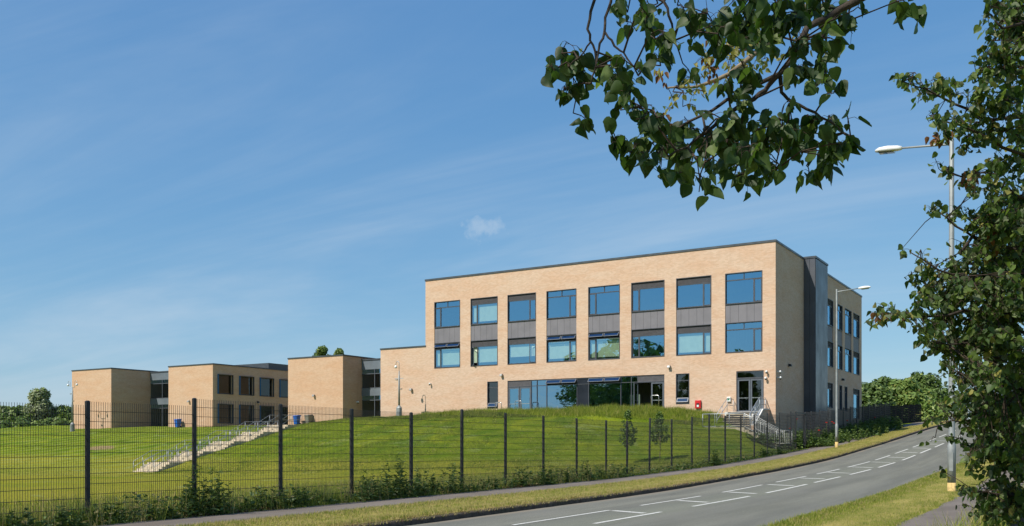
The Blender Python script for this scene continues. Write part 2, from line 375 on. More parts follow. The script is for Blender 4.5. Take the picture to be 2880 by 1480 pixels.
c = t.mix(t.rng(n1, 0.3, 0.7), (0.052, 0.040, 0.030), (0.110, 0.088, 0.068)); c = t.mix(t.rng(n2, 0.5, 0.7, 0, 0.6), c, (0.062, 0.058, 0.030))
t.done(t.bsdf(c, 0.95, 0, 0.2, t.bump(n1, 0.7, 0.02)))
t = NT('road_paint'); p = t.pos(); n1 = t.noise(p, 22, 5, 0.75); n2 = t.noise(p, 3.0, 4)
c = t.mix(t.rng(n1, 0.42, 0.68, 0, 0.8), (0.66, 0.65, 0.60), (0.22, 0.22, 0.20)); c = t.mix(t.rng(n2, 0.5, 0.75, 0, 0.4), c, (0.40, 0.39, 0.35))
t.done(t.bsdf(c, 0.8, 0, 0.3))

def glass(name, refl, rc, tcol, wob=0.0):
    t = NT(name)
    g = t.node('ShaderNodeBsdfGlossy'); g.inputs['Roughness'].default_value = 0.012; g.inputs['Color'].default_value = (*rc, 1)
    tr = t.node('ShaderNodeBsdfTransparent'); tr.inputs['Color'].default_value = (*tcol, 1)
    if wob:
        h = t.noise(t.mapping(t.pos(), (0.8, 0.8, 1.4)), 0.9, 2, 0.5, 0.6); t.l.new(t.bump(h, wob, 0.05), g.inputs['Normal'])
    lw = t.node('ShaderNodeLayerWeight'); lw.inputs['Blend'].default_value = 0.5      # facing ratio, the same from both sides of the pane
    fac = t.math('MINIMUM', t.math('ADD', t.math('MULTIPLY', t.math('POWER', lw.outputs['Facing'], 5.0), 0.5), refl + .03), 1.0)
    mx = t.node('ShaderNodeMixShader'); t.l.new(fac, mx.inputs[0]); t.l.new(tr.outputs[0], mx.inputs[1]); t.l.new(g.outputs[0], mx.inputs[2])
    t.done(mx.outputs[0])
glass('window_glass', 0.47, (0.36, 0.71, 1.0), (0.90, 1.0, 0.93), 0.06)
glass('shop_glass', 0.48, (0.40, 0.70, 0.98), (0.34, 0.42, 0.42), 0.25)
glass('clear_glass', 0.10, (0.85, 0.9, 0.95), (0.55, 0.62, 0.60), 0.05)
glass('link_glass', 0.05, (0.8, 0.9, 0.95), (0.40, 0.45, 0.46), 0.05)
glass('sash_glass', 0.34, (0.55, 0.66, 0.86), (0.45, 0.52, 0.55))
glass('lens_glass', 0.25, (0.9, 0.9, 0.9), (0.6, 0.62, 0.62))

# ------------------------------------------------------------------ levels of the ground
RT = np.array([-60, 0, 15.3, 19.9, 26.8, 29.7, 41.5, 51.4, 67.5, 90.9, 112, 150, 400.])
RZ = np.array([-1.9, -1.72, -1.66, -1.62, -1.57, -1.52, -1.22, -.87, .03, 1.45, 2.5, 3.2, 3.2])
FT = np.array([-60, 0, 13.5, 34, 44, 52, 62, 70, 90, 112, 150, 400.])
FZ = np.array([-1.75, -1.6, -1.52, -1.36, -1.14, -.84, -.42, .02, 1.38, 2.45, 3.2, 3.2])
_tt = np.linspace(-60, 400, 1841)
def _smooth(a): 
    k = np.exp(-0.5 * (np.arange(-24, 25) / 9.0) ** 2); k /= k.sum(); return np.convolve(np.pad(a, 24, mode='edge'), k, 'valid')
_R, _F = _smooth(np.interp(_tt, RT, RZ)), _smooth(np.interp(_tt, FT, FZ))
def R(t): return np.interp(t, _tt, _R)
def F(t): return np.interp(t, _tt, _F)
N_FENCE, N_KERB, N_NEAR = -16.33, -11.82, -5.1
TF = 65.95                   # plane of the school's front walls
XR, XL = -18.74, -49.42      # corners of the tall block
CP = [(N_FENCE, t, float(F(t))) for t in (-30, -10, 5, 15, 25, 34, 40, 46, 52, 58, 64, 70, 78, 88, 100)] + [
 (-18, 66, .10), (-18, 74, .55), (-18, 85, 1.3), (-18, 100, 2.1),
 (-22.8, 64, 2.1), (-22.6, 62, 1.5), (-22.5, 60.7, 1.1), (-21, 60.6, 1.05), (-19.7, 60.6, .95), (-18.6, 60.6, .45), (-17.5, 60.6, -.1), (-20.5, 58.5, .5), (-18.4, 58.5, -.2), (-25, 62.5, 2.2), (-27.7, 60.4, 2.28), (-33, 59.6, 2.3), (-39.8, 59, 2.3), (-47, 61, 2.3), (-53, 63, 2.3), (-56.5, 64.2, 2.28),
 (-25, 66, 2.3), (-35, 66, 2.3), (-45, 66, 2.3), (-52, 66, 2.3), (-59, 66, 2.27), (-62, 66, 2.1), (-66, 66, 1.82), (-71, 66, 1.8), (-76, 66, 1.82), (-84, 66, 1.84), (-93, 66, 1.82), (-101, 66, 1.82), (-107, 63.3, 1.8), (-125, 64, 1.8),
 (-30, 100, 2.3), (-50, 80, 2.2), (-70, 78, 1.85), (-70, 100, 2.0), (-88, 78, 1.85), (-110, 90, 1.85), (-125, 100, 1.85),
 (-19, 55, -.55), (-18.5, 50, -.85), (-20.5, 56, -.1), (-23.1, 50.4, -1.15), (-26, 46, -1.3), (-30, 43.4, -1.4), (-34, 50.5, -.3), (-40.5, 45, -1.55), (-46, 52, -.1), (-50, 45, -1.8), (-53, 55, .35), (-57, 43.5, -2.1), (-68.9, 42.2, -2.25),
 (-61.5, 46.0, -2.2), (-61.5, 50, -1.3), (-61.5, 54, -.32), (-61.5, 58, .7), (-61.5, 62, 1.6), (-59.9, 46.5, -2.08), (-59.9, 50, -1.12), (-59.9, 54, -.12), (-59.9, 58, .88), (-59.9, 62, 1.8), (-66.5, 46, -2.25), (-66.5, 54, -.45), (-66.5, 62, 1.4),
 (-72, 50, -1.45), (-72, 58, .55), (-80, 55, -.2), (-78, 49, -1.75), (-76, 44, -2.25), (-80, 62, 1.3), (-95, 50, -1.2), (-95, 57, .3), (-95, 43, -2.1), (-115, 48, -1.6), (-115, 57, .3),
 (-30, 30, -1.5), (-40, 30, -1.6), (-50, 30, -1.75), (-30, 15, -1.55), (-24, 36, -1.42), (-60, 25, -1.95), (-80, 30, -2.1), (-110, 30, -2.1), (-40, 0, -1.7), (-80, 5, -2.0), (-120, 10, -2.0)]
CP = np.array(CP)
def _k(r2): return np.where(r2 > 1e-9, 0.5 * r2 * np.log(np.maximum(r2, 1e-9)), 0.0)
def _fit(P):
    n = len(P); A = np.zeros((n + 3, n + 3)); d = P[:, None, :2] - P[None, :, :2]
    A[:n, :n] = _k((d ** 2).sum(-1)) + np.eye(n) * .4; A[:n, n] = 1; A[:n, n+1:] = P[:, :2]; A[n, :n] = 1; A[n+1:, :n] = P[:, :2].T
    return np.linalg.solve(A, np.concatenate([P[:, 2], np.zeros(3)]))
_W = _fit(CP)
def _sm(e0, e1, x):
    q = np.clip((x - e0) / (e1 - e0), 0, 1); return q * q * (3 - 2 * q)
def tps(n, t):
    n = np.clip(n, -128, -10); t = np.clip(t, -32, 104)
    o = np.zeros_like(n)
    for i in range(len(CP)): o += _W[i] * _k((n - CP[i, 0]) ** 2 + (t - CP[i, 1]) ** 2)
    return o + _W[len(CP)] + _W[len(CP)+1] * n + _W[len(CP)+2] * t
def gz(n, t):
    """height of the bare ground"""
    n = np.atleast_1d(np.asarray(n, float)); t = np.atleast_1d(np.asarray(t, float))
    r, f = R(t), F(t)
    q = np.clip((n - N_FENCE) / (N_KERB - .12 - N_FENCE), 0, 1)
    mid = f + (r + .10 - f) * q
    road = r - .12
    right = r + .12 + _sm(-1.2, 5, n) * .25
    z = np.where(n < -11.99, mid, np.where(n < N_NEAR - .02, road, right))
    s = tps(n, t)
    w = _sm(N_FENCE, N_FENCE - 2.5, n)
    return np.where(n < N_FENCE, f + (s - f) * w, z)
def g1(n, t): return float(gz(n, t)[0])

na = np.concatenate([[-1500, -900, -600, -400, -300, -220, -180, -150], np.arange(-130, -17, 1.0), np.arange(-17, -15.9, .25), np.arange(-15.5, -12.1, .5), [-12.0, -11.97, -11.5, -9, -7, -5.5, -5.13, -5.09, -4, -3, -2, -1, 0, 1.5, 3, 5, 8, 12, 20, 35, 60, 100, 200, 400, 800, 1500]])
ta = np.concatenate([[-1500, -800, -400, -200, -120, -80, -60, -45, -35], np.arange(-30, 105, 1.0), [108, 112, 118, 125, 135, 150, 170, 200, 250, 320, 450, 700, 1100, 1800]])
NN, TT = np.meshgrid(na, ta, indexing='ij')
ZZ = gz(NN.ravel(), TT.ravel())
ZZ = ZZ + np.where(NN.ravel() < -17, 0.03 * np.sin(NN.ravel() * 1.3 + np.sin(TT.ravel() * .7)) * np.cos(TT.ravel() * 1.1), 0)
idx = np.arange(len(na) * len(ta)).reshape(len(na), len(ta))
Fq = np.stack([idx[:-1, :-1], idx[1:, :-1], idx[1:, 1:], idx[:-1, 1:]], -1).reshape(-1, 4)
ground = np_mesh('ground', np.stack([NN.ravel(), TT.ravel(), ZZ], 1), Fq, 'lawn', smooth=True); tag(ground, kind='structure')

def strip(name, cols, mat, t0=-30, t1=220, dt=0.5, wob=None):
    """sheet along the road: cols = list of (n, z function of t)"""
    ts = np.arange(t0, t1 + dt, dt); V = []
    for j, (n, zf) in enumerate(cols):
        jit = np.zeros_like(ts)
        if wob and j in wob:
            jit = np.interp(ts, np.arange(t0 - 1, t1 + 2, .4), np.random.default_rng(j + 5).normal(0, wob[j], len(np.arange(t0 - 1, t1 + 2, .4))))
        V.append(np.stack([n + jit, ts, zf(ts)], 1))
    k, m = len(cols), len(ts); V = np.concatenate(V); ii = np.arange(k * m).reshape(k, m)
    Fq = np.stack([ii[:-1, :-1], ii[1:, :-1], ii[1:, 1:], ii[:-1, 1:]], -1).reshape(-1, 4)
    return tag(np_mesh(name, V, Fq, mat, smooth=True), kind='structure')
def lvl(n): return lambda t: F(t) + (R(t) + .10 - F(t)) * (n - N_FENCE) / (N_KERB - .12 - N_FENCE)
road = strip('road', [(N_KERB, R), (-10, lambda t: R(t) + .03), (-8.4, lambda t: R(t) + .05), (-6.8, lambda t: R(t) + .03), (N_NEAR, R)], 'asphalt')
strip('pavement', [(-15.95, lambda t: lvl(-15.95)(t) + .02), (-15, lambda t: lvl(-15)(t) + .035), (-14.05, lambda t: lvl(-14.05)(t) + .03)], 'path_asphalt', wob={0: .08, 2: .07})
strip('grass_verge', [(-14.1, lambda t: lvl(-14.1)(t) + .01), (-13.4, lambda t: lvl(-13.4)(t) + .06), (-12.5, lambda t: lvl(-12.5)(t) + .07), (-11.95, lambda t: R(t) + .135)], 'verge_grass')
strip('kerb', [(-11.97, lambda t: R(t) + .02), (-11.965, lambda t: R(t) + .128), (-11.85, lambda t: R(t) + .12), (-11.825, lambda t: R(t) + .10), (-11.815, lambda t: R(t) - .06)], 'kerb_stone', wob={2: .012, 3: .012})
strip('near_kerb', [(-5.09, lambda t: R(t) - .06), (-5.08, lambda t: R(t) + .085), (-4.97, lambda t: R(t) + .1), (-4.965, lambda t: R(t) + .0)], 'kerb_stone')
strip('near_grass_verge', [(-4.99, lambda t: R(t) + .11), (-4, lambda t: R(t) + .19), (-3.3, lambda t: R(t) + .18), (-2.88, lambda t: R(t) + .15)], 'near_verge_grass')
strip('near_pavement', [(-2.95, lambda t: R(t) + .165), (-2, lambda t: R(t) + .18), (-1.0, lambda t: R(t) + .165)], 'path_asphalt', wob={0: .05, 2: .05})

# painted centre hatching, each mark a piece of the road
def mark(pts, w=0.10):
    mb = MB(); (n0, t0), (n1, t1) = pts; k = max(2, int(math.hypot(n1 - n0, t1 - t0) / .4) + 1)
    d = Vector((n1 - n0, t1 - t0, 0)).normalized(); s = Vector((d.y, -d.x, 0)) * w / 2
    def zr(n, t):
        return float(R(t)) + float(np.interp(n, [-11.82, -10, -8.4, -6.8, -5.1], [0, .03, .05, .03, 0]))
    for i in range(k - 1):
        a = Vector((n0 + (n1 - n0) * i / (k - 1), t0 + (t1 - t0) * i / (k - 1), 0)); b = Vector((n0 + (n1 - n0) * (i + 1) / (k - 1), t0 + (t1 - t0) * (i + 1) / (k - 1), 0))
        P = []
        for q in (a - s, a + s, b + s, b - s): P.append((q.x, q.y, zr(q.x, q.y) + .006))
        mb.face(P)
    mb.build('painted_line', 'road_paint', road)
def nL(t): return float(np.interp(t, [10, 30, 45, 60, 100], [-9.85, -9.72, -9.45, -9.32, -9.3]))
def nR(t): return float(np.interp(t, [10, 30, 45, 60, 100], [-8.5, -8.35, -8.1, -8.06, -8.05]))
up = [(10.2, 14.4), (16.0, 20.4), (22.2, 26.5), (28.4, 32.4), (34.0, 38.0), (39.6, 43.5), (45.0, 49.9), (51.3, 55.3), (56.9, 61.1), (63, 67.3), (69, 73.2), (75, 79.2), (81, 85)]
for a, b in up: mark(((nL(a), a), (nL(b), b)))
lo = [(11, 15.2), (16.9, 20.3), (22.3, 26.8), (28.4, 33.0), (34.0, 37.8), (39.4, 43.3), (44.9, 49.2), (51.2, 55.4), (57.1, 61.3), (63, 67.2), (69, 73.2), (75, 79.2)]
for a, b in lo: mark(((nR(a), a), (nR(b), b)), .11)
for tm in (20.3, 24.4, 28.55, 32.6, 36.7, 40.8, 45.2, 49.6, 53.8, 58, 62.2, 66.5, 70.6):
    mark(((nL(tm) + .14, tm), (nR(tm) - .2, tm - .5)), .19)

# ------------------------------------------------------------------ buildings
FRONT = lambda a, d, z: (a, TF + d, z)
def side_map(x0): return lambda a, d, z: (x0 - d, TF + a, z)
def wall(mb, a0, a1, z0, z1, holes, rev=0.16, m=0):
    """front skin with openings and reveals, in (a, d, z)"""
    A = sorted({a0, a1, *[h[0] for h in holes], *[h[1] for h in holes]}); Z = sorted({z0, z1, *[h[2] for h in holes], *[h[3] for h in holes]})
    for i in range(len(A) - 1):
        for j in range(len(Z) - 1):
            ca, cz = (A[i] + A[i+1]) / 2, (Z[j] + Z[j+1]) / 2
            if any(h[0] < ca < h[1] and h[2] < cz < h[3] for h in holes): continue
            mb.quad((A[i], 0, Z[j]), (A[i+1], 0, Z[j]), (A[i+1], 0, Z[j+1]), (A[i], 0, Z[j+1]), m)
    for h0, h1, y0, y1 in holes:
        mb.quad((h0, 0, y0), (h0, rev, y0), (h0, rev, y1), (h0, 0, y1), m); mb.quad((h1, 0, y0), (h1, 0, y1), (h1, rev, y1), (h1, rev, y0), m)
        mb.quad((h0, 0, y1), (h0, rev, y1), (h1, rev, y1), (h1, 0, y1), m); mb.quad((h0, 0, y0), (h1, 0, y0), (h1, rev, y0), (h0, rev, y0), m)
def ring(mb, a0, a1, z0, z1, w, d0, d1):
    mb.box(a0, a0 + w, d0, d1, z0, z1); mb.box(a1 - w, a1, d0, d1, z0, z1); mb.box(a0 + w, a1 - w, d0, d1, z1 - w, z1); mb.box(a0 + w, a1 - w, d0, d1, z0, z0 + w)
def pane(parent, f, a0, a1, z0, z1, d, mat='window_glass'):
    MB(f).quad((a0, d, z0), (a1, d, z0), (a1, d, z1), (a0, d, z1)).build('pane', mat, parent)
def sash(parent, f, a0, a1, z0, z1, d, ang, hinge, mat='window_glass', w=.05, name='opening_light'):
    """framed light swung open about an edge: hinge top / bottom / left / right; swings outward (towards -d)"""
    ca, sa = math.cos(ang), math.sin(ang)
    def g(a, dd, z):
        if hinge == 'top': return f(a, d - (z1 - z) * sa + dd * ca, z1 - (z1 - z) * ca - dd * sa)
        if hinge == 'bottom': return f(a, d - (z - z0) * sa + dd * ca, z0 + (z - z0) * ca + dd * sa)
        if hinge == 'left': return f(a0 + (a - a0) * ca, d - (a - a0) * sa + dd, z)
        return f(a1 - (a1 - a) * ca, d - (a1 - a) * sa + dd, z)
    mb = MB(g); ring(mb, a0, a1, z0, z1, w, -.02, .03); o = mb.build(name, 'door_edge' if ang > .05 else 'frame_grey', parent)
    MB(g).quad((a0 + w, 0, z0 + w), (a1 - w, 0, z0 + w), (a1 - w, 0, z1 - w), (a0 + w, 0, z1 - w)).build('pane', mat, parent)
    return o
def window(bld, f, a0, a1, z0, z1, small='L', head='lights', open_top=False, blind=0.0, ajar=None, blind_z=None, glassm='window_glass', hopper=False, simple_=False):
    d0, d1 = .07, .15
    win = MB(f); ring(win, a0, a1, z0, z1, .055, d0, d1)
    zt = z1 - .50
    win.box(a0 + .055, a1 - .055, d0 + .004, d1 - .004, zt - .035, zt + .035)
    w = .62; am = None
    if small == 'L': am = a0 + w
    elif small == 'R': am = a1 - w
    if am is not None: win.box(am - .035, am + .035, d0 + .004, d1 - .004, z0 + .055, zt - .035)
    if head == 'lights': ac = (a0 + a1) / 2; win.box(ac - .03, ac + .03, d0 + .004, d1 - .004, zt + .035, z1 - .055)
    # projecting trim round the opening
    trim = MB(f); ring(trim, a0 - .02, a1 + .02, z0 - .03, z1 + .02, .045, -.025, .069)
    W = win.build('window', 'frame_grey', bld); trim.build('surround', 'frame_grey', W)
    if head == 'louvre':
        lb = MB(f); n = 7
        for i in range(n):
            za = zt + .04 + i * (z1 - .055 - zt - .04) / n; h = (z1 - .055 - zt - .04) / n
            lb.hexa([f_ for f_ in ((a0 + .055, d0 - .01, za), (a1 - .055, d0 - .01, za), (a1 - .055, d0 + .05, za + h * .9), (a0 + .055, d0 + .05, za + h * .9), (a0 + .055, d0 - .01, za + .012), (a1 - .055, d0 - .01, za + .012), (a1 - .055, d0 + .05, za + h * 1.05), (a0 + .055, d0 + .05, za + h * 1.05))])
        lb.box(a0 + .055, a1 - .055, d0 + .052, d0 + .06, zt + .035, z1 - .055)
        lb.build('louvre', 'louvre_grey', W)
    elif head == 'lights':
        ac = (a0 + a1) / 2
        for (p, q) in ((a0 + .06, ac - .035), (ac + .035, a1 - .06)):
            if open_top: sash(W, f, p, q, zt + .04, z1 - .06, d0 - .01, math.radians(38), 'top', 'sash_glass')
            else: pane(W, f, p, q, zt + .035, z1 - .055, .11, glassm)
    else: pane(W, f, a0 + .055, a1 - .055, zt + .035, z1 - .055, .11, glassm)
    parts = []
    if am is None:
        parts = [(a0 + .055, a1 - .055, False)]
    else:
        parts = [(a0 + .055, am - .035, small == 'L'), (am + .035, a1 - .055, small == 'R')]
    for p, q, is_small in parts:
        if is_small:
            ang = math.radians(ajar) if ajar else 0.0
            sash(W, f, p, q, z0 + .06, zt - .04, d0 + .02, ang, 'left' if small == 'L' else 'right', glassm, .045, 'casement')
        elif hopper:
            zh = z0 + .42; pane(W, f, p, q, zh, zt - .035, .11, glassm)
            sash(W, f, p, q, z0 + .06, zh, d0 - .01, math.radians(28), 'top', 'sash_glass')
        else: pane(W, f, p, q, z0 + .055, zt - .035, .11, glassm)
    if blind:
        zb = z0 + (zt - z0) * (1 - blind)
        bl = MB(f); bl.box(a0 + .09, (a1 - .09), .24, .25, zb, zt + .02); B = bl.build('blind', 'blind', W)
        MB(f).box(a0 + .09, a1 - .09, .235, .255, zb - .03, zb).build('blind_bar', 'white_plastic', W)
    return W
def spandrel(bld, f, a0, a1, z0, z1, n=5, single=False):
    back = MB(f).box(a0, a1, .09, .15, z0, z1).build('spandrel', 'frame_grey', bld)
    if single:
        mb = MB(f)
        for i in range(n): w = (a1 - a0) / n; mb.box(a0 + i * w + .006, a0 + (i + 1) * w - .006, .05, .089, z0, z1)
        mb.build('cladding', 'panel_grey', back); return
    e = [0, .13, .36, .585, .78, 1.0] if n == 5 else [i / n for i in range(n + 1)]
    for i in range(len(e) - 1):
        MB(f).box(a0 + (a1 - a0) * e[i] + .007, a0 + (a1 - a0) * e[i+1] - .007, .05, .089, z0, z1).build('panel', 'panel_grey', back)
def coping(mb, a0, a1, z, h=.15, over=.05, th=.42): mb.box(a0, a1, -over, th, z, z + h)

# --- the tall three-storey block
S_L = [29.72, 25.91, 22.22, 18.52, 14.75, 11.07, 7.42, 3.66]
ZU0, ZU1, ZL0, ZL1, ZG, ZFL, ZT = 10.14, 12.36, 6.60, 8.76, 5.26, 2.30, 14.28
main = empty('school_building', (XR, TF, -1.0), 'three-storey buff brick school block with eight window bays on a grassy bank', 'building')
cols = [(XR - s, XR - s + 2.72) for s in S_L]
holes = [(a, b, ZL0, ZU1) for a, b in cols]
CW = (XR - 22.23, XR - 8.36); SW1 = (XR - 24.22, XR - 23.16, 3.0, ZG); SW2 = (XR - 7.44, XR - 6.39, 3.0, ZG); DR = (XR - 2.84, XR - .84)
holes += [(CW[0], CW[1], ZFL, ZG), SW1, SW2, (DR[0], DR[1], ZFL, ZG)]
mb = MB(FRONT); wall(mb, XL, XR, -1.0, ZT, holes); mb.build('front_wall', 'buff_brick', main)
SIDE = side_map(XR)
sc = [(14.72, 17.44), (18.33, 21.05), (22.08, 24.80), (25.64, 28.36)]
sg = [(14.9, 17.27, 3.1), (19.85, 20.86, 3.0), (21.95, 23.01, 3.0), (25.6, 28.36, 2.4)]
mb = MB(SIDE); wall(mb, 0, 29.45, -1.0, ZT, [(a, b, ZL0, ZU1) for a, b in sc] + [(a, b, c, ZG) for a, b, c in sg]); mb.build('side_wall', 'buff_brick', main)
mb = MB(); mb.quad((XL, TF, -1), (XL, TF + 29.45, -1), (XL, TF + 29.45, ZT), (XL, TF, ZT)); mb.quad((XL, TF + 29.45, -1), (XR, TF + 29.45, -1), (XR, TF + 29.45, ZT), (XL, TF + 29.45, ZT)); mb.build('rear_wall', 'buff_brick', main)
MB().box(XL + .02, XR - .02, TF + .02, TF + 29.43, ZT - .5, ZT - .2).build('roof', 'roof_membrane', main)
mb = MB(); mb.box(XL - .05, XR + .05, TF - .05, TF + .40, ZT, ZT + .15); mb.box(XR - .40, XR + .05, TF + .40, TF + 29.5, ZT, ZT + .15); mb.box(XL - .05, XL + .4, TF + .4, TF + 29.5, ZT, ZT + .15); mb.box(XL + .4, XR - .4, TF + 29.05, TF + 29.5, ZT, ZT + .15)
mb.build('coping', 'coping_grey', main)
for zf in (ZFL - .35, 5.75, 9.25):
    MB().box(XL + .25, XR - .25, TF + .24, TF + 29.2, zf, zf + .32).build('floor_slab', 'floor_vinyl', main)
mb = MB(); mb.box(XL + .25, XR - 8, TF + 8.0, TF + 8.15, ZFL, ZT - .5); mb.box(XR - 8.1, XR - 8, TF + 8.15, TF + 29.2, ZFL, ZT - .5)
for i in (2, 4, 6): mb.box(XR - S_L[i] + 3.1, XR - S_L[i] + 3.22, TF + .3, TF + 8, 5.75 + .33, ZT - .5)
mb.build('partition', 'plaster', main)
UP = [('L','lights',False,0,None),('L','louvre',False,.84,None),('R','louvre',False,0,None),('R','lights',False,0,None),('L','lights',False,0,None),('L','louvre',False,0,None),('R','louvre',False,0,None),('R','lights',False,0,None)]
LO = [('L','lights',True,.84,None),('L','louvre',False,.80,38),('R','louvre',False,.62,16),('R','lights',True,.82,None),('L','lights',True,.86,None),('L','louvre',False,0,None),('R','louvre',False,.86,None),('R','lights',False,0,None)]
for i, (a, b) in enumerate(cols):
    sm, hd, op, bl, aj = UP[i]; window(main, FRONT, a + .02, b - .02, ZU0, ZU1 - .02, sm, hd, op, bl, aj)
    sm, hd, op, bl, aj = LO[i]; window(main, FRONT, a + .02, b - .02, ZL0 + .03, ZL1, sm, hd, op, bl, aj)
    spandrel(main, FRONT, a + .002, b - .002, ZL1 + .021, ZU0 - .031, 5)
for i, (a, b) in enumerate(sc):
    hd = ('louvre', 'lights', 'lights', 'louvre')[i]
    window(main, SIDE, a + .02, b - .02, ZU0, ZU1 - .02, 'R', hd); window(main, SIDE, a + .02, b - .02, ZL0 + .03, ZL1, 'R', hd, blind=.8 if i < 3 else 0)
    spandrel(main, SIDE, a + .002, b - .002, ZL1 + .021, ZU0 - .031, 5, True)
for a, b, c in sg: window(main, SIDE, a + .02, b - .02, c + .03, ZG - .02, None if b - a < 2 else 'R', 'none' if b - a < 2 else 'louvre')
for s in (SW1, SW2): window(main, FRONT, s[0] + .02, s[1] - .02, s[2] + .03, s[3] - .02, None, 'none', glassm='clear_glass', hopper=True)
# ground floor glazed screen
cx0 = [XR - s for s in (22.23, 19.99, 19.44, 18.54, 15.77, 14.75, 11.97, 11.09, 10.56, 8.36)]
zt = 4.76
fr = MB(FRONT); ring(fr, CW[0] + .004, CW[1] - .004, ZFL, ZG - .01, .06, .04, .155)
for a in cx0[1:-1]: fr.box(a - .028, a + .028, .05, .15, ZFL + .06, ZG - .07)
for a0, a1 in zip(cx0[1:-2], cx0[2:-1]): fr.box(a0 + .028, a1 - .028, .055, .145, zt - .025, zt + .025)
SCR = fr.build('glazed_screen', 'frame_grey', main)
for i in range(1, 8):
    a0, a1 = cx0[i] + .028, cx0[i+1] - .028
    if i == 4:
        MB(FRONT).box(a0, a1, .08, .12, ZFL + .06, zt - .025).build('infill_panel', 'dark_panel', SCR); MB(FRONT).box(a0, a1, .08, .12, zt + .025, ZG - .07).build('infill_panel', 'dark_panel', SCR); continue
    pane(SCR, FRONT, a0, a1, ZFL + .06, zt - .025, .1, 'shop_glass')
    if i in (3, 5):
        am = (a0 + a1) / 2; MB(FRONT).box(am - .03, am + .03, .055, .145, zt + .025, ZG - .07).build('mullion', 'frame_grey', SCR)
        for p, q in ((a0 + .01, am - .035), (am + .035, a1 - .01)): sash(SCR, FRONT, p, q, zt + .03, ZG - .075, .03, math.radians(40), 'top', 'sash_glass')
    else: pane(SCR, FRONT, a0, a1, zt + .025, ZG - .07, .1, 'shop_glass')
def leaf_door(parent, f, a0, a1, z0, z1, d, ang, hinge, glassm, w=.11):
    ca, sa = math.cos(ang), math.sin(ang)
    def g(a, dd, z):
        if hinge == 'L': return f(a0 + (a - a0) * ca + dd * sa, d - (a - a0) * sa + dd * ca, z)
        return f(a1 - (a1 - a) * ca - dd * sa, d - (a1 - a) * sa + dd * ca, z)
    mb = MB(g); ring(mb, a0, a1, z0, z1, w, -.025, .025); D = mb.build('door', 'door_edge', parent)
    MB(g).quad((a0 + w, 0, z0 + w), (a1 - w, 0, z0 + w), (a1 - w, 0, z1 - w), (a0 + w, 0, z1 - w)).build('pane', glassm, D)
    MB(g).box(a0 + w, a1 - w, -.06, -.035, z0 + .98, z0 + 1.03).build('push_bar', 'stainless', D)
    return D
# left doors of the screen, with a louvred head
def louvre_head(parent, f, a0, a1, z0, z1):
    lb = MB(f); n = 6
    for k in range(n):
        za = z0 + k * (z1 - z0) / n; h = (z1 - z0) / n
        lb.hexa([(a0, .05, za), (a1, .05, za), (a1, .10, za + h * .8), (a0, .10, za + h * .8), (a0, .05, za + .012), (a1, .05, za + .012), (a1, .10, za + h), (a0, .10, za + h)])
    lb.box(a0, a1, .104, .12, z0, z1); lb.build('louvre', 'louvre_grey', parent)
louvre_head(main, FRONT, cx0[0] + .064, cx0[1] - .03, zt + .03, ZG - .075)
MB(FRONT).box(cx0[0] + .064, cx0[1] - .03, .05, .15, zt - .06, zt + .028).build('door_head', 'frame_grey', main)
am = (cx0[0] + .06 + cx0[1] - .03) / 2
leaf_door(main, FRONT, cx0[0] + .07, am - .02, ZFL + .03, zt - .07, .09, 0, 'L', 'window_glass'); leaf_door(main, FRONT, am + .02, cx0[1] - .04, ZFL + .03, zt - .07, .09, 0, 'R', 'window_glass')
louvre_head(main, FRONT, cx0[8] + .03, cx0[9] - .066, zt + .03, ZG - .075)
MB(FRONT).box(cx0[8] + .03, cx0[9] - .066, .05, .15, zt - .06, zt + .028).build('door_head', 'frame_grey', main)
am = (cx0[8] + .03 + cx0[9] - .06) / 2
leaf_door(main, FRONT, cx0[8] + .04, am - .02, ZFL + .03, zt - .07, .06, math.radians(84), 'L', 'clear_glass'); leaf_door(main, FRONT, am + .02, cx0[9] - .07, ZFL + .03, zt - .07, .09, 0, 'R', 'clear_glass')
# entrance doors by the corner
fr = MB(FRONT); ring(fr, DR[0] + .004, DR[1] - .004, ZFL, ZG - .01, .07, .03, .155); fr.box(DR[0] + .07, DR[1] - .07, .034, .15, zt - .08, zt + .03)
ED = fr.build('entrance_frame', 'frame_grey', main)
pane(ED, FRONT, DR[0] + .07, DR[1] - .07, zt + .03, ZG - .08, .1, 'clear_glass')
am = (DR[0] + DR[1]) / 2 + .02
leaf_door(main, FRONT, DR[0] + .08, am - .012, ZFL + .02, zt - .09, .08, 0, 'L', 'clear_glass'); leaf_door(main, FRONT, am + .012, DR[1] - .08, ZFL + .02, zt - .09, .08, 0, 'R', 'clear_glass')
# metal-clad stair shaft on the side wall
mb = MB(); bx0, bx1, by0, by1 = XR + .005, XR + .87, TF + 7.68, TF + 11.6
mb.box(bx0, bx1, by0, by1, -.6, 14.34); SH = mb.build('clad_shaft', 'clad_grey', main)
for i in range(9):
    yy = by0 + .02 + i * (by1 - by0 - .04) / 8
    if i < 8: MB().box(bx1 + .002, bx1 + .03, yy + .008, yy + (by1 - by0 - .04) / 8 - .008, 1.95, 14.3).build('panel', 'clad_grey', SH)
for i in range(2): MB().box(bx0 + .02 + i * .43, bx0 + .43 + i * .43, by0 - .03, by0 - .002, 1.95, 14.3).build('panel', 'clad_grey', SH)
MB().box(bx0, bx1 + .07, by0 - .07, by1 + .05, 14.342, 14.50).build('coping', 'coping_grey', SH)

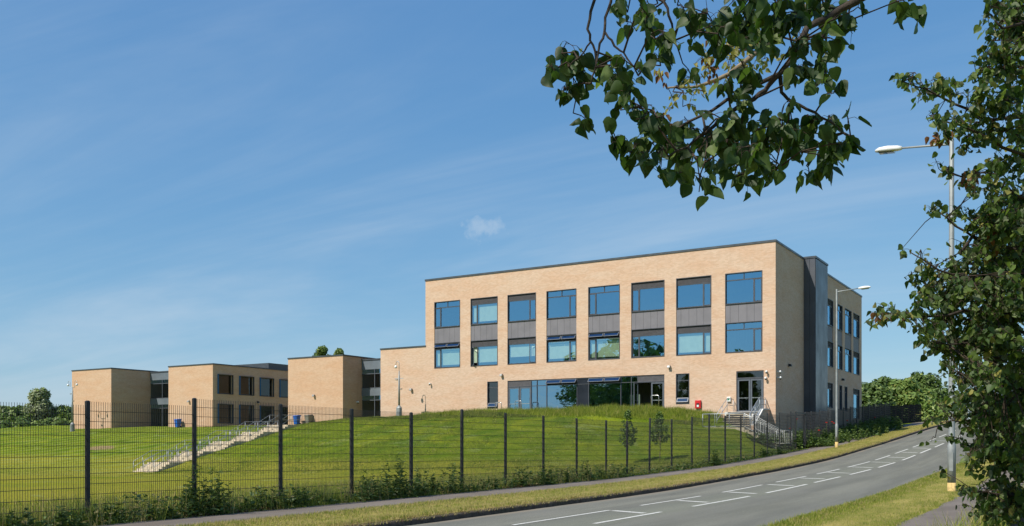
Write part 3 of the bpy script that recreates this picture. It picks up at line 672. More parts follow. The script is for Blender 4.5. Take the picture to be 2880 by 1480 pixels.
# --- two-storey blocks to the left
def block(name, label, x0, x1, depth, ztop, z0=0.5, wins=None, mat='tan_brick'):
    o = empty(name, ((x0 + x1) / 2, TF, 1.5), label, 'building')
    mb = MB(FRONT); wall(mb, x0, x1, z0, ztop - .12, []); mb.build('front_wall', mat, o)
    f = side_map(x1); hs = [(a, b, c, d) for a, b, c, d in (wins or [])]
    mb = MB(f); wall(mb, 0, depth, z0, ztop - .12, hs, .22); mb.build('side_wall', mat, o)
    mb = MB(); mb.quad((x0, TF, z0), (x0, TF + depth, z0), (x0, TF + depth, ztop - .12), (x0, TF, ztop - .12)); mb.quad((x0, TF + depth, z0), (x1, TF + depth, z0), (x1, TF + depth, ztop - .12), (x0, TF + depth, ztop - .12)); mb.build('rear_wall', mat, o)
    MB().box(x0 + .02, x1 - .02, TF + .02, TF + depth - .02, ztop - .5, ztop - .25).build('roof', 'roof_membrane', o)
    mb = MB(); mb.box(x0 - .05, x1 + .05, TF - .05, TF + .4, ztop - .12, ztop); mb.box(x1 - .4, x1 + .05, TF + .4, TF + depth + .05, ztop - .12, ztop); mb.box(x0 - .05, x0 + .4, TF + .4, TF + depth + .05, ztop - .12, ztop); mb.build('coping', 'coping_grey', o)
    for a, b, c, d in hs:
        w = MB(f); ring(w, a + .005, b - .005, c + .005, d - .005, .06, .14, .20); W = w.build('window', 'frame_grey', o)
        pane(W, f, a + .065, b - .065, c + .065, d - .065, .17, 'link_glass')
        MB(f).box(a - .045, a - .003, -.17, .139, c - .04, d + .04).build('blue_fin', 'blue_reveal', W); MB(f).box(b + .003, b + .045, -.17, .139, c - .04, d + .04).build('side_fin', 'frame_grey', W); MB(f).box(a - .003, b + .003, -.17, .139, d + .003, d + .04).build('head_fin', 'frame_grey', W)
        MB(f).box(a - .05, b + .05, -.03, .139, c - .05, c - .002).build('sill', 'coping_grey', W)
    return o
bw = [(a, a + 1.9, z, z + 1.95) for a in (.64, 3.54, 6.42, 9.33, 12.2) for z in (5.27, 2.22)]
# reveal that catches the eye is the far one: mirrored windows
wing = block('school_wing', 'low windowless brick wing joined to the left of the tall block', XL - 5.05, XL - .003, 14, 8.66, .8, mat='buff_brick')
blkC = block('classroom_block', 'plain brick two-storey block nearest the tall school block with side wall in shade', XR - 47.23, XR - 40.23, 15, 8.36)
blkB = block('classroom_block', 'two-storey brick block with two rows of square windows in its shaded side', XR - 64.77, XR - 57.87, 17, 8.34, wins=bw)
blkA = block('classroom_block', 'windowless two-storey brick block at the far left end beside the hedge', XR - 81.75, XR - 74.49, 15, 8.60)
for (x0, x1, dd) in ((XR - 64.5, XR - 58.2, 5.0),):
    mb = MB(); P = [(x0, TF + 8, 8.1), (x1, TF + 8, 8.1), (x1, TF + 17, 8.1), (x0, TF + 17, 8.1), (x0 + .5, TF + 8, 8.98), (x1, TF + 8, 8.98), (x1, TF + 17, 8.98), (x0 + .5, TF + 17, 8.98)]
    mb.hexa(P).build('rooflight', 'coping_grey', blkB)
hall = empty('assembly_hall', (XR - 70, TF + 30, 1.5), 'grey low-pitched hall roof rising behind the classroom blocks', 'building')
mb = MB(); x0, x1, y0, y1 = XR - 84, XR - 52, TF + 17.2, TF + 34
mb.box(x0, x1, y0, y1, 1.0, 8.5).build('wall', 'tan_brick', hall)
MB().hexa([(x0, y0, 8.5), (x1, y0, 8.5), (x1, y1, 8.5), (x0, y1, 8.5), (x0, y0, 8.75), (x1, y0, 8.75), (x1, y1, 10.0), (x0, y1, 10.0)]).build('roof', 'fascia_blue_grey', hall)

def glazed_link(label, x0, x1, d, ztop, xs):
    o = empty('glazed_link', ((x0 + x1) / 2, TF + d, 2.3), label, 'building')
    f = lambda a, dd, z: (a, TF + d + dd, z)
    zf = 5.35
    MB(f).box(x0, x1, -.06, 6, ztop - .14, ztop).build('coping', 'coping_grey', o)
    MB(f).box(x0, x1, 0, 6, ztop - 1.0, ztop - .143).build('fascia', 'fascia_blue_grey', o)
    MB(f).box(x0, x1, .0, 6, zf - .75, zf - .05).build('floor_band', 'fascia_blue_grey', o)
    MB(f).box(x0, x1, .2, 6, 1.2, 1.85).build('floor_slab', 'floor_vinyl', o)
    MB(f).box(x0, x1, 5.9, 6.0, 1.8, ztop - 1).build('rear_wall', 'plaster', o)
    MB(f).box(x0, x0 + .05, .1, 6, 1.8, ztop - 1).build('side_wall', 'plaster', o)
    MB(f).box(x1 - .05, x1, .1, 6, 1.8, ztop - 1).build('side_wall', 'plaster', o)
    E = [x0] + xs + [x1]
    for z0, z1 in ((1.85, zf - .752), (zf - .048, ztop - 1.002)):
        zr = z1 - .42
        fr = MB(f)
        for a in xs: fr.box(a - .03, a + .03, -.02, .1, z0, z1)
        fr.box(x0, x1, -.01, .09, zr - .03, zr + .03); fr.box(x0, x1, -.01, .09, z0, z0 + .06)
        W = fr.build('window', 'door_edge', o)
        for a0, a1 in zip(E[:-1], E[1:]):
            pane(W, f, a0 + .03, a1 - .03, z0 + .06, zr - .03, .04, 'link_glass'); MB(f).quad((a0 + .03, .04, zr + .03), (a1 - .03, .04, zr + .03), (a1 - .03, .04, z1), (a0 + .03, .04, z1)).build('pane', 'window_glass', W)
    return o
glazed_link('recessed glass link between plain brick block and low wing', XR - 40.2, XR - 35.75, 2.62, 8.10, [XR - 38.6, XR - 36.9])
glazed_link('recessed glass link between the two leftmost brick blocks', XR - 74.45, XR - 64.8, 5.1, 8.45, [XR - 72.3, XR - 70.3, XR - 68.2, XR - 66.3])

# ------------------------------------------------------------------ things on the walls
def wall_lamp(f, a, z, label):
    p = f(a, 0, z); o = empty('wall_light', p, label, 'wall light', 'bulkhead lights on the school walls')
    MB(f).box(a - .07, a + .07, -.06, -.002, z - .1, z + .1).build('back_plate', 'bin_grey', o, bevel=.015)
    MB(f).hexa([(a - .11, -.27, z - .09), (a + .11, -.27, z - .09), (a + .11, -.061, z - .11), (a - .11, -.061, z - .11), (a - .11, -.22, z + .07), (a + .11, -.22, z + .07), (a + .11, -.061, z + .11), (a - .11, -.061, z + .11)]).build('housing', 'lamp_grey' if f is FRONT else 'black_plastic', o, bevel=.02)
    MB(f).box(a - .09, a + .09, -.24, -.08, z - .118, z - .102).build('lens', 'white_plastic', o)
wall_lamp(FRONT, XR - 22.76, 5.76, 'wall light above the left end of the ground-floor glazing')
wall_lamp(FRONT, XR - 7.95, 5.82, 'wall light above the right end of the ground-floor glazing')
wall_lamp(FRONT, XR - 32.2, 4.85, 'wall light on the low brick wing beside the camera pole')
wall_lamp(FRONT, XR - 43.79, 4.63, 'wall light on the plain block above the blue bin pair')
wall_lamp(FRONT, XR - 61.44, 4.51, 'wall light on the front of the block with square windows')
wall_lamp(SIDE, 3.25, 5.8, 'dark wall light on the shaded side beside the clad shaft')
wall_lamp(SIDE, 20.8, 5.78, 'dark wall light on the shaded side under the far windows')
wall_lamp(side_map(XR - 57.87), 6.06, 4.57, 'dark wall light between the two rows of square windows')
def dome_cam(f, a, z, label, big=False):
    p = f(a, 0, z); o = empty('security_camera', p, label, 'camera', 'small cameras on the school walls')
    MB(f).box(a - .05, a + .05, -.10, -.002, z - .04, z + .05).build('bracket', 'white_plastic', o)
    c = f(a, -.20, z); r = .085 if big else .075
    MB().lathe((c[0], c[1], c[2] - .09), [(.02, -.05), (.06, -.03), (r * .8, .02), (r * .82, .05), (.0001, .06)]).build('dome', 'black_plastic', o, True)
    MB().lathe((c[0], c[1], c[2] - .03), [(r, -.03), (r, .06), (r * .6, .11), (.02, .12)]).build('hood', 'lantern_white', o, True)
dome_cam(FRONT, XR - .6, 5.13, 'upper small white camera right of the entrance doors')
dome_cam(FRONT, XR - .65, 4.68, 'lower grey camera right of the entrance doors', True)
dome_cam(SIDE, .45, 5.14, 'upper camera round the corner on the shaded side wall')
dome_cam(SIDE, .5, 4.72, 'lower camera round the corner on the shaded side wall', True)
dome_cam(FRONT, XR - 30.09, 5.27, 'small white camera near the left edge of the tall block')
dome_cam(side_map(XR - 40.23), 1.9, 4.0, 'small white fitting on the shaded side of the plain block')
o = empty('fire_hydrant_box', FRONT(XR - 5.68, 0, 2.94), 'red wall box with a small white notice left of the entrance doors', 'wall box')
MB(FRONT).box(XR - 5.9, XR - 5.46, -.16, -.002, 2.64, 3.24).build('cabinet', 'signal_red', o, bevel=.012)
MB(FRONT).box(XR - 5.78, XR - 5.57, -.168, -.162, 2.72, 3.02).build('notice', 'black_plastic', o); MB(FRONT).box(XR - 5.75, XR - 5.60, -.175, -.169, 2.75, 2.90).build('notice_text', 'white_plastic', o)
o = empty('exit_button_box', FRONT(XR - 3.36, 0, 3.26), 'small white box with green square beside the entrance doors', 'control box')
MB(FRONT).box(XR - 3.50, XR - 3.22, -.14, -.002, 3.09, 3.43).build('housing', 'white_plastic', o, bevel=.012); MB(FRONT).box(XR - 3.43, XR - 3.30, -.15, -.143, 3.18, 3.34).build('green_panel', 'sign_green', o)

# ------------------------------------------------------------------ rails and steps
def rail_set(parent, P, z_rail=(.95,), r=.024, mat='galvanised', posts=True, balusters=0, name='handrail'):
    """P: list of foot points; rails follow at the heights given"""
    for h in z_rail: MB().tube([Vector(p) + Vector((0, 0, h)) for p in P], r, 8).build(name, mat, parent, True)
    if posts:
        for p in P: MB().tube([p, Vector(p) + Vector((0, 0, max(z_rail)))], r, 8).build('rail_post', mat, parent, True)
    if balusters:
        mb = MB()
        for a, b in zip(P[:-1], P[1:]):
            a, b = Vector(a), Vector(b); n = max(2, int((b - a).length / balusters))
            for i in range(1, n): q = a.lerp(b, i / n); mb.tube([q + Vector((0, 0, .08)), q + Vector((0, 0, max(z_rail) - .1))], .007, 5)
            mb.tube([a + Vector((0, 0, .08)), b + Vector((0, 0, .08))], .014, 6); mb.tube([a + Vector((0, 0, max(z_rail) - .1)), b + Vector((0, 0, max(z_rail) - .1))], .014, 6)
        mb.build('balusters', mat, parent)

# long garden stair up the bank
A, B = Vector((-61.5, 46.3, -2.2)), Vector((-61.5, 62.0, 1.74))
st = empty('bank_stair', A, 'long sandy concrete stair climbing the grass bank between galvanised handrails', 'stair')
dv = Vector((B.x - A.x, B.y - A.y, 0)); Ltot = dv.length; dv.normalize(); sv = Vector((dv.y, -dv.x, 0))
rise = .164; nst = int(round((B.z - A.z) / rise)); flights = 5; per = nst // flights; land = (Ltot - nst * .33) / (flights)
pos, zc, foot = 0.0, A.z, []
W2 = 1.3
for k in range(flights):
    n = per + (1 if k < nst - per * flights else 0)
    foot.append((pos, zc)); 
    for i in range(n):
        zc += rise; L = .33 if i < n - 1 else .33 + land
        q0, q1 = A + dv * pos, A + dv * (pos + L)
        P = []
        for zz in (zc - .5, zc):
            for q, s in ((q0, W2), (q1, W2), (q1, -W2), (q0, -W2)): P.append(((q + sv * s).x, (q + sv * s).y, zz))
        MB().hexa(P).build('step', 'sandy_concrete', st); pos += L
        if i == n - 1: foot.append((pos - land - .02, zc)); foot.append((pos - .12, zc))
for s in (W2 - .08, -W2 + .08, 0.0):
    P = [A + dv * q + sv * s + Vector((0, 0, z - A.z)) for q, z in foot]
    P2 = []
    for a, b in zip(P[:-1], P[1:]):
        P2.append(a)
        if (b - a).length > 1.6: P2 += [a.lerp(b, .5)]
    P2.append(P[-1]); rail_set(st, P2, (.46, .90), .019)
# entrance steps and landing by the corner
es = empty('entrance_steps', (-20.5, 62, 0), 'concrete entrance steps with galvanised guard rails below the corner doors', 'stair')
MB().box(-21.9, -19.36, 64.4, TF - .003, -.2, 2.285).build('landing', 'white_concrete', es)
nS, rs, gg = 7, .165, .30
for i in range(nS):
    zt_ = 2.285 - (i + 1) * rs; y1 = 64.4 - i * gg
    MB().box(-21.7, -19.36, y1 - gg, y1 - .003, -.4, zt_).build('step', 'sandy_concrete', es); MB().box(-21.69, -19.37, y1 - .012, y1 - .004, zt_ + .01, zt_ + rs - .035).build('riser_strip', 'step_dark', es)
zl = 2.285 - nS * rs - .001; yl = 64.4 - nS * gg
MB().box(-22.3, -19.36, yl - 1.45, yl - .003, -1.2, zl).build('lower_landing', 'sandy_concrete', es)
for i in range(7): MB().box(-19.35 + i * .30, -19.35 + (i + 1) * .30 - .003, yl - 1.4, yl, -1.4, zl - (i + 1) * .165).build('step', 'sandy_concrete', es)
# side wall of the steps: brick with a pale coping
mb = MB(); x0, x1 = -19.35, -19.15
pr = [(TF - .004, 2.50), (65.0, 2.50), (64.3, 2.46), (yl + .2, 1.40), (yl, 1.36)]
for (ya, za), (yb, zb) in zip(pr[:-1], pr[1:]): mb.hexa([(x0, yb, -1), (x1, yb, -1), (x1, ya, -1), (x0, ya, -1), (x0, yb, zb - .08), (x1, yb, zb - .08), (x1, ya, za - .08), (x0, ya, za - .08)])
mb.build('cheek_wall', 'buff_brick', es)
mb = MB()
for (ya, za), (yb, zb) in zip(pr[:-1], pr[1:]): mb.hexa([(x0 - .03, yb, zb - .078), (x1 + .03, yb, zb - .078), (x1 + .03, ya, za - .078), (x0 - .03, ya, za - .078), (x0 - .03, yb, zb), (x1 + .03, yb, zb), (x1 + .03, ya, za), (x0 - .03, ya, za)])
mb.build('wall_coping', 'white_concrete', es)
rail_set(es, [(-19.42, TF - .1, 2.29), (-19.42, 64.45, 2.29), (-19.42, 63.4, 1.75), (-19.42, yl, zl), (-19.42, yl - .1, zl)], (.52, .98), .022, balusters=.13)
rail_set(es, [(-21.75, TF - .15, 2.29), (-21.75, 64.45, 2.29), (-21.75, 63.4, 1.75), (-21.75, yl, zl)], (.5, .95), .022)
rail_set(es, [(-22.25, yl - .1, zl), (-22.25, yl - 1.4, zl), (-21.4, yl - 1.4, zl), (-20.4, yl - 1.4, zl), (-19.4, yl - 1.4, zl)], (.08, .92), .022)
rail_set(es, [(-19.4, yl - 1.4, zl), (-18.3, yl - 1.4, zl - .58), (-17.25, yl - 1.4, zl - 1.14), (-16.75, yl - 1.4, zl - 1.15), (-16.6, yl - .1, zl - 1.15)], (.92,), .018, 'white_plastic', balusters=.12)
rail_set(es, [(-19.3, yl + .05, zl), (-18.3, yl + .05, zl - .58), (-17.25, yl + .05, zl - 1.14)], (.92,), .018, 'white_plastic', balusters=.12)

def hoop(x, y, label, w=.75):
    z = g1(x, y); o = empty('guard_hoop', (x, y, z), label, 'guard rail', 'steel guard hoops in front of the glazing')
    P = [(x - w / 2, y, z - .1)] + [(x - w / 2 + .1 - .1 * math.cos(a), y, z + .98 + .1 * math.sin(a)) for a in np.linspace(0, PI / 2, 5)] + [(x + w / 2 - .1 + .1 * math.sin(a), y, z + .98 + .1 * math.cos(a)) for a in np.linspace(0, PI / 2, 5)] + [(x + w / 2, y, z - .1)]
    MB().tube(P, .027, 8).build('hoop', 'stainless', o, True)
    for s in (-1, 1): MB().lathe((x + s * w / 2, y, z), [(.06, -.02), (.06, .03), (.03, .045)]).build('foot_ring', 'stainless', o, True)
hoop(XR - 22.75, TF - .6, 'guard hoop in front of brickwork left of the blue double doors', .6); hoop(XR - 20.4, TF - 1.3, 'guard hoop in front of the blue double doors', .6); hoop(XR - 8.7, TF - 1.0, 'guard hoop beside the open door at the right end', .6)

# ------------------------------------------------------------------ boundary fence
H = .02
posts = [(13.56 + 2.52 * k, tz) for k, tz in zip(range(-4, 9), (.68, .72, .75, .82, .976, .937, .907, .889, 1.056, 1.016, .99, .959, .94))]
posts += [(33.72 + d, tz) for d, tz in ((1.98, .95), (4.31, 1.133), (6.89, 1.145), (9.48, 1.316), (11.9, 1.52), (14.36, 1.51), (16.98, 1.553), (19.43, 1.70), (22.0, 1.83), (24.6, 1.97), (27.2, 2.11))]
n_west = len(posts)
fence = empty('mesh_fence', (N_FENCE, 30, -1.5), 'long dark welded mesh fence stepping up the bank beside the pavement', 'fence')
def wire_panel_mesh(L, Hh):
    mb = MB(); nv = int(round(L / .05))
    for i in range(nv + 1):
        y = i * L / nv; mb.box(-.003, .003, y - .003, y + .003, 0, Hh + .03)
    z = .03
    while z < Hh + .01:
        for dx in (-.007, .007): mb.box(dx - .0045, dx + .0045, 0, L, z - .0045, z + .0045)
        z += .2
    b = bpy.data.meshes.new('mesh_panel'); b.from_pydata(mb.v, [], mb.fc); b.materials.append(M['wire_black']); b.update(); return b
pm = {}
def post_mesh(h):
    mb = MB(); mb.box(-.03, .03, -.04, .04, -.25, h)
    mb.hexa([(-.033, -.043, h), (.033, -.043, h), (.033, .043, h), (-.033, .043, h), (-.015, -.02, h + .02), (.015, -.02, h + .02), (.015, .02, h + .02), (-.015, .02, h + .02)])
    for z in np.arange(.25, h, .45): mb.box(.03, .045, -.028, .028, z - .02, z + .02)
    b = bpy.data.meshes.new('post'); b.from_pydata(mb.v, [], mb.fc); b.materials.append(M['fence_black']); b.update(); return b
def add_post(par, x, y, top, lean=0):
    zb = g1(x, y) if x < -15 else top - 2.45
    h = round(max(2.3, min(2.75, top - zb)), 2)
    if h not in pm: pm[h] = post_mesh(h)
    o = link('post', pm[h], par); o.location = Vector((x, y, top - h)) - base_of(par); o.rotation_euler = (lean, 0, 0); return o
pw = {}
def add_panel(par, p, q, top, Hh=2.38):
    d = Vector((q[0] - p[0], q[1] - p[1], 0)); L = round(d.length - .08, 2)
    if L not in pw: pw[L] = wire_panel_mesh(L, Hh)
    o = link('mesh_panel', pw[L], par); o.location = Vector((p[0], p[1], top - .03 - Hh)) + d.normalized() * .04 - base_of(par)
    o.rotation_euler = (0, 0, math.atan2(d.y, d.x) - PI / 2); return o
for i, (tt, tz) in enumerate(posts):
    add_post(fence, N_FENCE, tt, tz, math.radians(-1.7) if i == 14 else 0)
    if i + 1 < len(posts): add_panel(fence, (N_FENCE, tt), (N_FENCE, posts[i+1][0]), tz if posts[i+1][1] > tz - .08 else tz)
# gate
tg0, tg1 = 33.72 + 28.4, 33.72 + 30.75
gate = empty('pedestrian_gate', (N_FENCE, tg0, -.4), 'black steel pedestrian gate standing ajar in the mesh fence near the corner', 'gate')
for y in (tg0, tg1): MB().box(N_FENCE - .045, N_FENCE + .045, y - .045, y + .045, -.7, 2.16).build('gate_post', 'fence_black', gate, bevel=.006)
MB().box(N_FENCE - .03, N_FENCE + .03, tg0 + .05, tg1 - .05, 2.05, 2.12).build('top_bar', 'fence_black', gate)
ga = math.radians(62)
def gmap(a, d, z): return (N_FENCE - .05 - a * math.sin(ga) + d * math.cos(ga), tg1 - .06 - a * math.cos(ga) - d * math.sin(ga), z)
mb = MB(gmap); ring(mb, 0, 1.15, -.28, 2.0, .05, -.025, .025); gl = mb.build('gate_leaf', 'fence_black', gate)
mb = MB(gmap)
for i in range(1, 22): mb.box(.05 + i * .05 - .003, .05 + i * .05 + .003, -.003, .003, -.23, 1.95)
for i in range(1, 11): mb.box(.05, 1.1, .003, .010, -.23 + i * .2 - .004, -.23 + i * .2 + .004)
mb.build('mesh_infill', 'wire_black', gl); MB(gmap).box(1.02, 1.17, -.05, .05, .62, .95).build('lock_box', 'black_plastic', gl, bevel=.008)
# short panel up to the gate, and the fence beyond it
add_panel(fence, (N_FENCE, posts[-1][0]), (N_FENCE, tg0 - .05), 2.05)
fence2 = empty('mesh_fence', (N_FENCE, tg1, -.3), 'dark mesh fence beyond the gate, along the shaded side of the school', 'fence')
p2 = [(tg1 + 1.6 + 2.52 * k, 2.28 + .15 * k) for k in range(0, 13)]
add_panel(fence2, (N_FENCE, tg1 + .05), (N_FENCE, p2[0][0]), 2.2)
for i, (tt, tz) in enumerate(p2):
    add_post(fence2, N_FENCE, tt, tz)
    if i + 1 < len(p2): add_panel(fence2, (N_FENCE, tt), (N_FENCE, p2[i+1][0]), tz)
fence3 = empty('board_fence', (-18, TF + 30, 1.5), 'dark close-boarded fence beyond the school under the trees', 'fence')
for i in range(9):
    y0 = TF + 30.2 + i * 2.0; y1 = y0 + 1.97; xa, xb = -18.9 + i * .32, -18.9 + (i + 1) * .32
    for k in range(11):
        zb = 1.6 + i * .1 + k * .19; MB().hexa([(xa, y0, zb), (xa + .04, y0, zb), (xb + .04, y1, zb), (xb, y1, zb), (xa, y0, zb + .165), (xa + .04, y0, zb + .165), (xb + .04, y1, zb + .165), (xb, y1, zb + .165)]).build('board', 'board_black', fence3)
    MB().box(xa - .14, xa - .03, y0 - .05, y0 + .05, 1.0, 3.55 + i * .1).build('post', 'fence_black', fence3)

# ------------------------------------------------------------------ street lamps
def street_lamp(x, y, top, dirx, label, thick=1.0):
    zb = float(R(y)) + .14; o = empty('street_lamp', (x, y, zb), label, 'street lamp', 'street lamps along the road')
    MB().lathe((x, y, zb), [(.098 * thick, .28), (.098 * thick, 1.35), (.088 * thick, 1.38), (.075 * thick, 1.45), (.066 * thick, 5), (.055 * thick, top - zb), (.045, top - zb + .04)], 16).build('column', 'lamp_column', o, True)
    MB().lathe((x, y, zb), [(.10 * thick, -.3), (.0995 * thick, .28)], 16).build('painted_base', 'yellow_paint', o, True)
    MB().box(x - .05, x + .05, y - .098 * thick - .006, y - .06, zb + .62, zb + 1.15).build('access_door', 'lamp_column', o)
    za = top - .12
    MB().tube([(x, y, za - .05), (x + dirx * .10, y, za), (x + dirx * 1.35, y, za + .10)], [.034, .034, .028], 10).build('arm', 'lamp_column', o, True)
    hx = x + dirx * 1.33; hz = za + .10
    mb = MB()
    rings = []
    for s, w, zt_, zb_ in ((0, .055, .055, -.045), (.12, .10, .085, -.06), (.38, .14, .095, -.075), (.62, .125, .06, -.075), (.74, .05, -.01, -.06)):
        X = hx + dirx * s; zz = hz + s * .08
        ring_ = [(X, y - w, zz + zb_ * .5), (X, y - w * .75, zz + zt_ * .75), (X, y, zz + zt_), (X, y + w * .75, zz + zt_ * .75), (X, y + w, zz + zb_ * .5), (X, y + w * .7, zz + zb_), (X, y - w * .7, zz + zb_)]
        rings.append([mb.pt(p) for p in ring_])
    for r0, r1 in zip(rings[:-1], rings[1:]):
        for j in range(7): q = [r0[j], r0[(j+1) % 7], r1[(j+1) % 7], r1[j]]; mb.fc.append(q if dirx > 0 else q[::-1]); mb.mi.append(0)
    mb.fc.append(rings[0]); mb.fc.append(rings[-1][::-1]); mb.mi += [0, 0]
    mb.build('lantern', 'lantern_white', o, True)
    MB().hexa([(hx + dirx * .2 - .0, y - .08, hz - .10), (hx + dirx * .62, y - .08, hz - .075), (hx + dirx * .62, y + .08, hz - .075), (hx + dirx * .2, y + .08, hz - .10), (hx + dirx * .18, y - .09, hz - .04), (hx + dirx * .66, y - .09, hz - .02), (hx + dirx * .66, y + .09, hz - .02), (hx + dirx * .18, y + .09, hz - .04)]).build('lens', 'lens_glass', o)
street_lamp(-3.32, 29.4, 8.71, -1, 'near grey street lamp on the right-hand verge, half behind foliage', 1.15)
street_lamp(-13.75, 62.2, 9.92, 1, 'far grey street lamp in the verge on the school side')

# ------------------------------------------------------------------ camera poles, bins
def cctv_pole(x, y, top, label, double):
    zb = g1(x, y); o = empty('camera_pole', (x, y, zb), label, 'camera pole')
    MB().lathe((x, y, zb), [(.25, -.3), (.25, .78), (.21, .86), (.09, 1.0)], 8).build('cabinet_base', 'lamp_column', o)
    MB().lathe((x, y, zb), [(.085, 1.0), (.075, top - zb - 1.3), (.05, top - zb - 1.28), (.05, top - zb - .9)], 12).build('column', 'lamp_column', o, True)
    zt_ = top - .95
    if double:
        for s in (-1, 1):
            P = [(x, y, zt_), (x + s * .35, y, zt_), (x + s * .42, y, zt_ + .06), (x + s * .43, y, zt_ + .55)] + [(x + s * (.43 + .18 - .18 * math.cos(a)), y, zt_ + .55 + .18 * math.sin(a)) for a in np.linspace(.3, 2.9, 6)] + [(x + s * .80, y, zt_ + .40)]
            MB().tube(P, .022, 7).build('arm', 'galvanised', o, True)
            MB().lathe((x + s * .80, y, zt_ + .18), [(.02, -.02), (.10, .02), (.13, .10), (.11, .2), (.03, .24)]).build('camera', 'lantern_white', o, True)
    else:
        P = [(x, y, zt_), (x, y, zt_ + .72)] + [(x - .17 + .17 * math.cos(a), y, zt_ + .72 + .17 * math.sin(a)) for a in np.linspace(.3, 2.9, 6)] + [(x - .36, y, zt_ + .55)]
        MB().tube(P, .024, 7).build('arm', 'galvanised', o, True); MB().lathe((x - .36, y, zt_ + .30), [(.02, -.02), (.10, .02), (.13, .10), (.11, .2), (.03, .26)]).build('camera', 'lantern_white', o, True)
        MB().box(x - .45, x + .45, y - .02, y + .02, zt_ - .62, zt_ - .57).build('crossbar', 'galvanised', o)
    for s in (-1, 1): MB().box(x + s * .12, x + s * .34, y - .10, y + .02, zt_ - .75 - (.8 if s > 0 else 0), zt_ - .66 - (.8 if s > 0 else 0)).build('illuminator', 'bin_grey', o, bevel=.02)
cctv_pole(-50.4, 63.5, 7.2, 'camera pole with one hooked camera in front of the low brick wing', False)
cctv_pole(-95.9, 63.0, 7.25, 'camera pole with two hooked cameras at the far left brick block', True)
def wheelie(x, y, label, mat, h=.92, w=.46):
    z = g1(x, y) - .03; o = empty('wheelie_bin', (x, y, z), label, 'bin')
    a, b = w / 2 * .82, w / 2
    MB().hexa([(x - a, y - a * 1.1, z + .06), (x + a, y - a * 1.1, z + .06), (x + a, y + a * 1.2, z + .06), (x - a, y + a * 1.2, z + .06), (x - b, y - b * 1.25, z + h - .1), (x + b, y - b * 1.25, z + h - .1), (x + b, y + b * 1.25, z + h - .1), (x - b, y + b * 1.25, z + h - .1)]).build('body', mat, o, bevel=.02)
    MB().hexa([(x - b - .03, y - b * 1.25 - .05, z + h - .098), (x + b + .03, y - b * 1.25 - .05, z + h - .098), (x + b + .03, y + b * 1.25 + .04, z + h - .098), (x - b - .03, y + b * 1.25 + .04, z + h - .098), (x - b, y - b * 1.2, z + h - .03), (x + b, y - b * 1.2, z + h - .03), (x + b, y + b * 1.25, z + h + .03), (x - b, y + b * 1.25, z + h + .03)]).build('lid', mat, o, bevel=.01)
    for s in (-1, 1): MB().tube([(x + s * (a + .01), y + a * 1.2, z + .1), (x + s * (a + .06), y + a * 1.2, z + .1)], .1, 12).build('wheel', 'rubber', o)
    MB().tube([(x - b * .7, y + b * 1.25 + .06, z + h - .04), (x + b * .7, y + b * 1.25 + .06, z + h - .04)], .014, 6).build('handle', mat, o)
wheelie(XR - 62.6, TF - .55, 'blue bin in front of the block with square windows', 'bin_blue')
wheelie(XR - 45.35, TF - .75, 'blue bin near the head of the long stair', 'bin_blue'); wheelie(XR - 44.15, TF - .4, 'drab grey bin beside the blue one near the stair head', 'bin_grey', .85, .5)

# things seen through the glass
o = empty('chair', (XR - 37.3, TF + 4.2, 5.32), 'red plastic chair upstairs behind the glass link', 'chair'); x, y, z = XR - 37.3, TF + 4.2, 5.32
MB().box(x - .24, x + .24, y - .24, y + .24, z + .44, z + .48).build('seat', 'signal_red', o, bevel=.01); MB().hexa([(x - .24, y + .2, z + .5), (x + .24, y + .2, z + .5), (x + .24, y + .24, z + .5), (x - .24, y + .24, z + .5), (x - .22, y + .3, z + .95), (x + .22, y + .3, z + .95), (x + .22, y + .34, z + .95), (x - .22, y + .34, z + .95)]).build('backrest', 'signal_red', o, bevel=.01)
for s in (-1, 1):
    for q in (-1, 1): MB().tube([(x + s * .2, y + q * .2, z + .44), (x + s * .24, y + q * .25, z)], .015, 6).build('leg', 'galvanised', o)
for k, (s, w, lab) in enumerate(((11.35, .32, 'left cream board standing inside the ground-floor glazing'), (10.8, .28, 'right cream board standing inside the ground-floor glazing'))):
    o = empty('display_board', (XR - s, TF + .7, ZFL), lab, 'board'); MB().box(XR - s - w / 2, XR - s + w / 2, TF + .7, TF + .74, ZFL, ZFL + 1.55).build('panel', 'cream_card', o); MB().box(XR - s - w / 2, XR - s + w / 2, TF + .55, TF + .9, ZFL - .03, ZFL + .02).build('foot', 'cream_card', o)
# ------------------------------------------------------------------ vegetation
# --- grass blades (uncountable): each blade one thin triangle
def grass(name, label, n, t, zb, hgt, mats, probs, blades=6, spread=.05, width=.006, seed=1, kind='stuff', lean=.45):
    rg = np.random.default_rng(seed); k = len(n)
    bn = np.repeat(n, blades) + rg.normal(0, spread, k * blades); bt = np.repeat(t, blades) + rg.normal(0, spread, k * blades); bz = np.repeat(zb, blades) - .015
    h = np.repeat(hgt, blades) * rg.uniform(.5, 1.15, k * blades); a = rg.uniform(0, 2 * PI, k * blades); l = rg.uniform(.05, lean, k * blades) * h
    ph = rg.uniform(0, PI, k * blades); w = width * rg.uniform(.7, 1.4, k * blades)
    b0 = np.stack([bn - np.cos(ph) * w, bt - np.sin(ph) * w, bz], 1); b1 = np.stack([bn + np.cos(ph) * w, bt + np.sin(ph) * w, bz], 1)
    tip = np.stack([bn + np.cos(a) * l, bt + np.sin(a) * l, bz + h], 1)
    V = np.stack([b0, b1, tip], 1).reshape(-1, 3); Fq = np.arange(len(V)).reshape(-1, 3)
    mi = np.repeat(rg.choice(len(mats), k, p=probs), blades)
    o = np_mesh(name, V, Fq, mats, mi); return tag(o, label, 'grass', kind=kind)
rg = np.random.default_rng(3)
